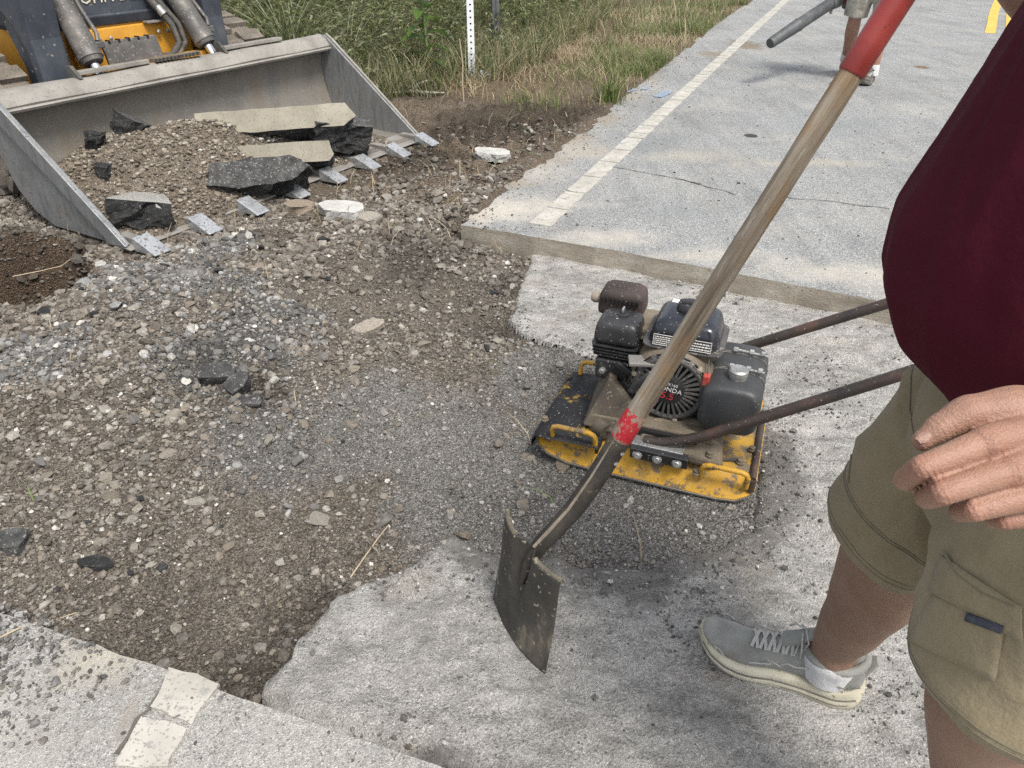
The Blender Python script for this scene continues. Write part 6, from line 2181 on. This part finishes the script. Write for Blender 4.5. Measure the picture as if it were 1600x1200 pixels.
# broad-leaved sapling among the weeds
bp_ = Vector((-.745, 6.85, -.22))
sap = thing("sapling", "upright young plant with broad paired bright green leaves among the weeds", "plant", bp_)
MB().tube([(0, 0, 0), (.02, 0, .5), (-.01, 0, 1.0), (0, 0, 1.35)], [.014, .011, .008, .004], 8).build("stem", MT["green_stem"], sap, True)
leafV = []
lm = None
for k in range(9):
    z_ = .35 + k * .115
    for sg in (-1, 1):
        L_ = .17 - .006 * k
        vs, fs = [], []
        for i in range(7):
            t = i / 6
            w_ = .055 * math.sin(math.pi * min(1, t * .93 + .06)) ** .8
            zc = .05 * math.sin(t * 2.2) - .10 * t * t
            vs += [(t * L_, -w_, zc + .012), (t * L_, 0, zc), (t * L_, w_, zc + .012)]
            if i:
                q0 = (i - 1) * 3
                fs += [(q0, q0 + 1, q0 + 4, q0 + 3), (q0 + 1, q0 + 2, q0 + 5, q0 + 4)]
        if lm is None:
            mb_ = MB().add(vs, fs)
            lm = mb_.mesh("leaf")
            lm.polygons.foreach_set("use_smooth", [True] * len(lm.polygons))
            at = lm.color_attributes.new("Col", 'FLOAT_COLOR', 'POINT')
            at.data.foreach_set("color", np.tile([.085, .15, .03, 1.0], (len(lm.vertices), 1)).astype(np.float32).ravel())
            lm.materials.append(MT["leaf"])
        o = link("leaf", lm, None, sap)
        o.location = (0, 0, z_ + .02 * sg)
        s_ = 1.35 - .07 * k
        o.scale = (s_, s_, s_)
        o.rotation_euler = (random.uniform(-.25, .25), -.25 + random.uniform(-.2, .2), (0 if sg > 0 else math.pi) + k * .5 - .6)

# arching long-bladed grass clump behind the bucket
def clump(name, lab, base, n, lrange, w_, pal, lean):
    az = rng.uniform(0, 2 * np.pi, n)
    b_ = np.tile(np.array(base, float), (n, 1)) + rng.normal(0, .05, (n, 3)) * np.array([1, 1, 0])
    v_, f_, c_ = blades_mesh(b_, rng.uniform(*lrange, n), np.full(n, w_), rng.uniform(*lean, n), az, pick(pal, n), 7, 1.0)
    o = link(name, np_mesh(name, v_, f_, c_, True), MT["grass"])
    return tag(o, lab, "grass clump")


clump("grass_clump", "arching clump of long pale grass blades just behind the bucket lip", (-1.95, 7.1, 0), 120, (.5, 1.15), .014, PALE + [(.14, .17, .06)], (.5, 1.7))
clump("grass_clump", "smaller arching grass clump near the right rear corner of the bucket", (-1.45, 7.0, 0), 60, (.3, .8), .011, PALE + BRI, (.5, 1.7))
clump("grass_clump", "green grass tuft leaning over the asphalt edge by the blue paint", (.78, 6.2, 0), 130, (.12, .34), .007, BRI + DRY[:1], (.3, 1.2))

# ------------------------------------------------------------------ posts and small things
def holed_post(name, lab, base, w_, h, mat, lean=0.0, gap=None):
    t = thing(name, lab, "post", base)
    t.rotation_euler = (0, lean, .12)
    m = MB()
    pitch = .0254 * 1.9
    nh = int(h / pitch)
    r_ = .0085
    hw = w_ / 2
    for k in range(nh):
        z0, z1 = k * pitch, (k + 1) * pitch
        zc = (z0 + z1) / 2
        octv = [(r_ * math.cos(R(22.5 + 45 * i)), zc + r_ * math.sin(R(22.5 + 45 * i))) for i in range(8)]
        rect = [(hw, zc + .004), (hw, z1), (-hw * 0 + .006, z1), (-hw, z1), (-hw, zc - .004), (-hw, z0), (0, z0), (hw, z0)]
        rect = [(hw, zc), (hw, z1), (0, z1), (-hw, z1), (-hw, zc), (-hw, z0), (0, z0), (hw, z0)]
        oc = [(r_ * math.cos(R(45 * i)), zc + r_ * math.sin(R(45 * i))) for i in range(8)]
        vs = [(a, -hw, b_) for a, b_ in rect] + [(a, -hw, b_) for a, b_ in oc] + [(a, -hw + .004, b_) for a, b_ in oc]
        fs = [(i, (i + 1) % 8, 8 + (i + 1) % 8, 8 + i) for i in range(8)] + [(8 + i, 8 + (i + 1) % 8, 16 + (i + 1) % 8, 16 + i) for i in range(8)]
        m.add(vs, fs)
    H_ = nh * pitch
    m.box((hw - .0015, 0, H_ / 2), (.003, w_ - .002, H_)).box((-hw + .0015, 0, H_ / 2), (.003, w_ - .002, H_)).box((0, hw - .0015, H_ / 2), (w_ - .007, .003, H_))
    m.build("tube", mat, t)
    MB().box((0, .004, H_ / 2), (w_ - .008, w_ * .6, H_ - .01)).build("hollow", MT["void"], t)
    if gap:
        MB().box((0, 0, gap), (w_ + .004, w_ + .004, .012)).build("sleeve_joint", MT["post_dark"], t)
    return t


holed_post("sign_post", "white perforated square sign post standing in the weeds", (-.355, 6.93, -.02), .058, 1.9, MT["post_white"], 0, .78)
p2 = thing("sign_post", "dark weathered steel post behind the white post", "post", (-.165, 8.05, -.02))
MB().prism([(-.04, 0), (-.026, -.03), (-.012, -.03), (-.012, -.02), (.012, -.02), (.012, -.03), (.026, -.03), (.04, 0), (.034, .004), (-.034, .004)], lambda a, b_, d: (a, b_, d), 0, 2.2).build("channel", MT["post_dark"], p2)

st_ = MB().tube([(0, 0, 0), (-.005, 0, .15), (.002, .01, .30), (-.018, .02, .47)], [.006, .006, .005, .004], 8).build("stake", MT["twig"], None, True)
st_.location = (-.385, 6.15, .0)
tag(st_, "thin tan stick standing upright in front of the white post", "stick")
lt_ = rough_block("litter", poly_blob(.045, .035, 8, 77), .05, (MT["litter"], MT["litter"]), Vector((-.255, 7.0, .06)), (.5, .3, .2), 77, .012, cuts=3)
tag(lt_, "crumpled pale blue litter at the foot of the white post", "litter")
br_ = MB().tube([(0, 0, 0), (.14, .02, .012), (.30, .01, .006), (.42, .05, .0)], [.014, .016, .011, .006], 8)
br_.tube([(.14, .02, .012), (.20, .09, .06), (.27, .12, .08)], [.012, .012, .008], 8)
b_o = br_.build("dead_branch", MT["bark"], None, True)
b_o.location = (-.98, 6.4, .03)
b_o.rotation_euler = (0, 0, -.1)
tag(b_o, "pale forked dead branch lying between the bucket and the weeds", "branch")
for k, (uv, lab) in enumerate((([(548, 905), (565, 880), (590, 845), (608, 822)], "long dry stalk lying where the gravel meets the milled slab"), ([(20, 432), (60, 424), (95, 416), (110, 405)], "pinkish root poking out of the hole beside the bucket"), ([(770, 262), (790, 245), (815, 243), (845, 246)], "green grass stem arching beside the pale flat chunk"), ([(0, 1000), (30, 985), (70, 978), (120, 960)], "dry stem lying on gravel at the lower left pavement edge"))):
    P = [on_ground(u, v, .006) for u, v in uv]
    if k == 1: P = [px(u, v, .0) for u, v in uv]
    if k == 2: P[1].z += .03; P[2].z += .03
    o = MB().tube(P, [.0022, .002, .0018, .0013], 6).build("stalk", MT["twig"] if k != 2 else MT["green_stem"], None, True)
    tag(o, lab, "stalk")
# the damp bank of dug soil beyond the hole, and a far heap at the top of the verge are part of the ground sheet
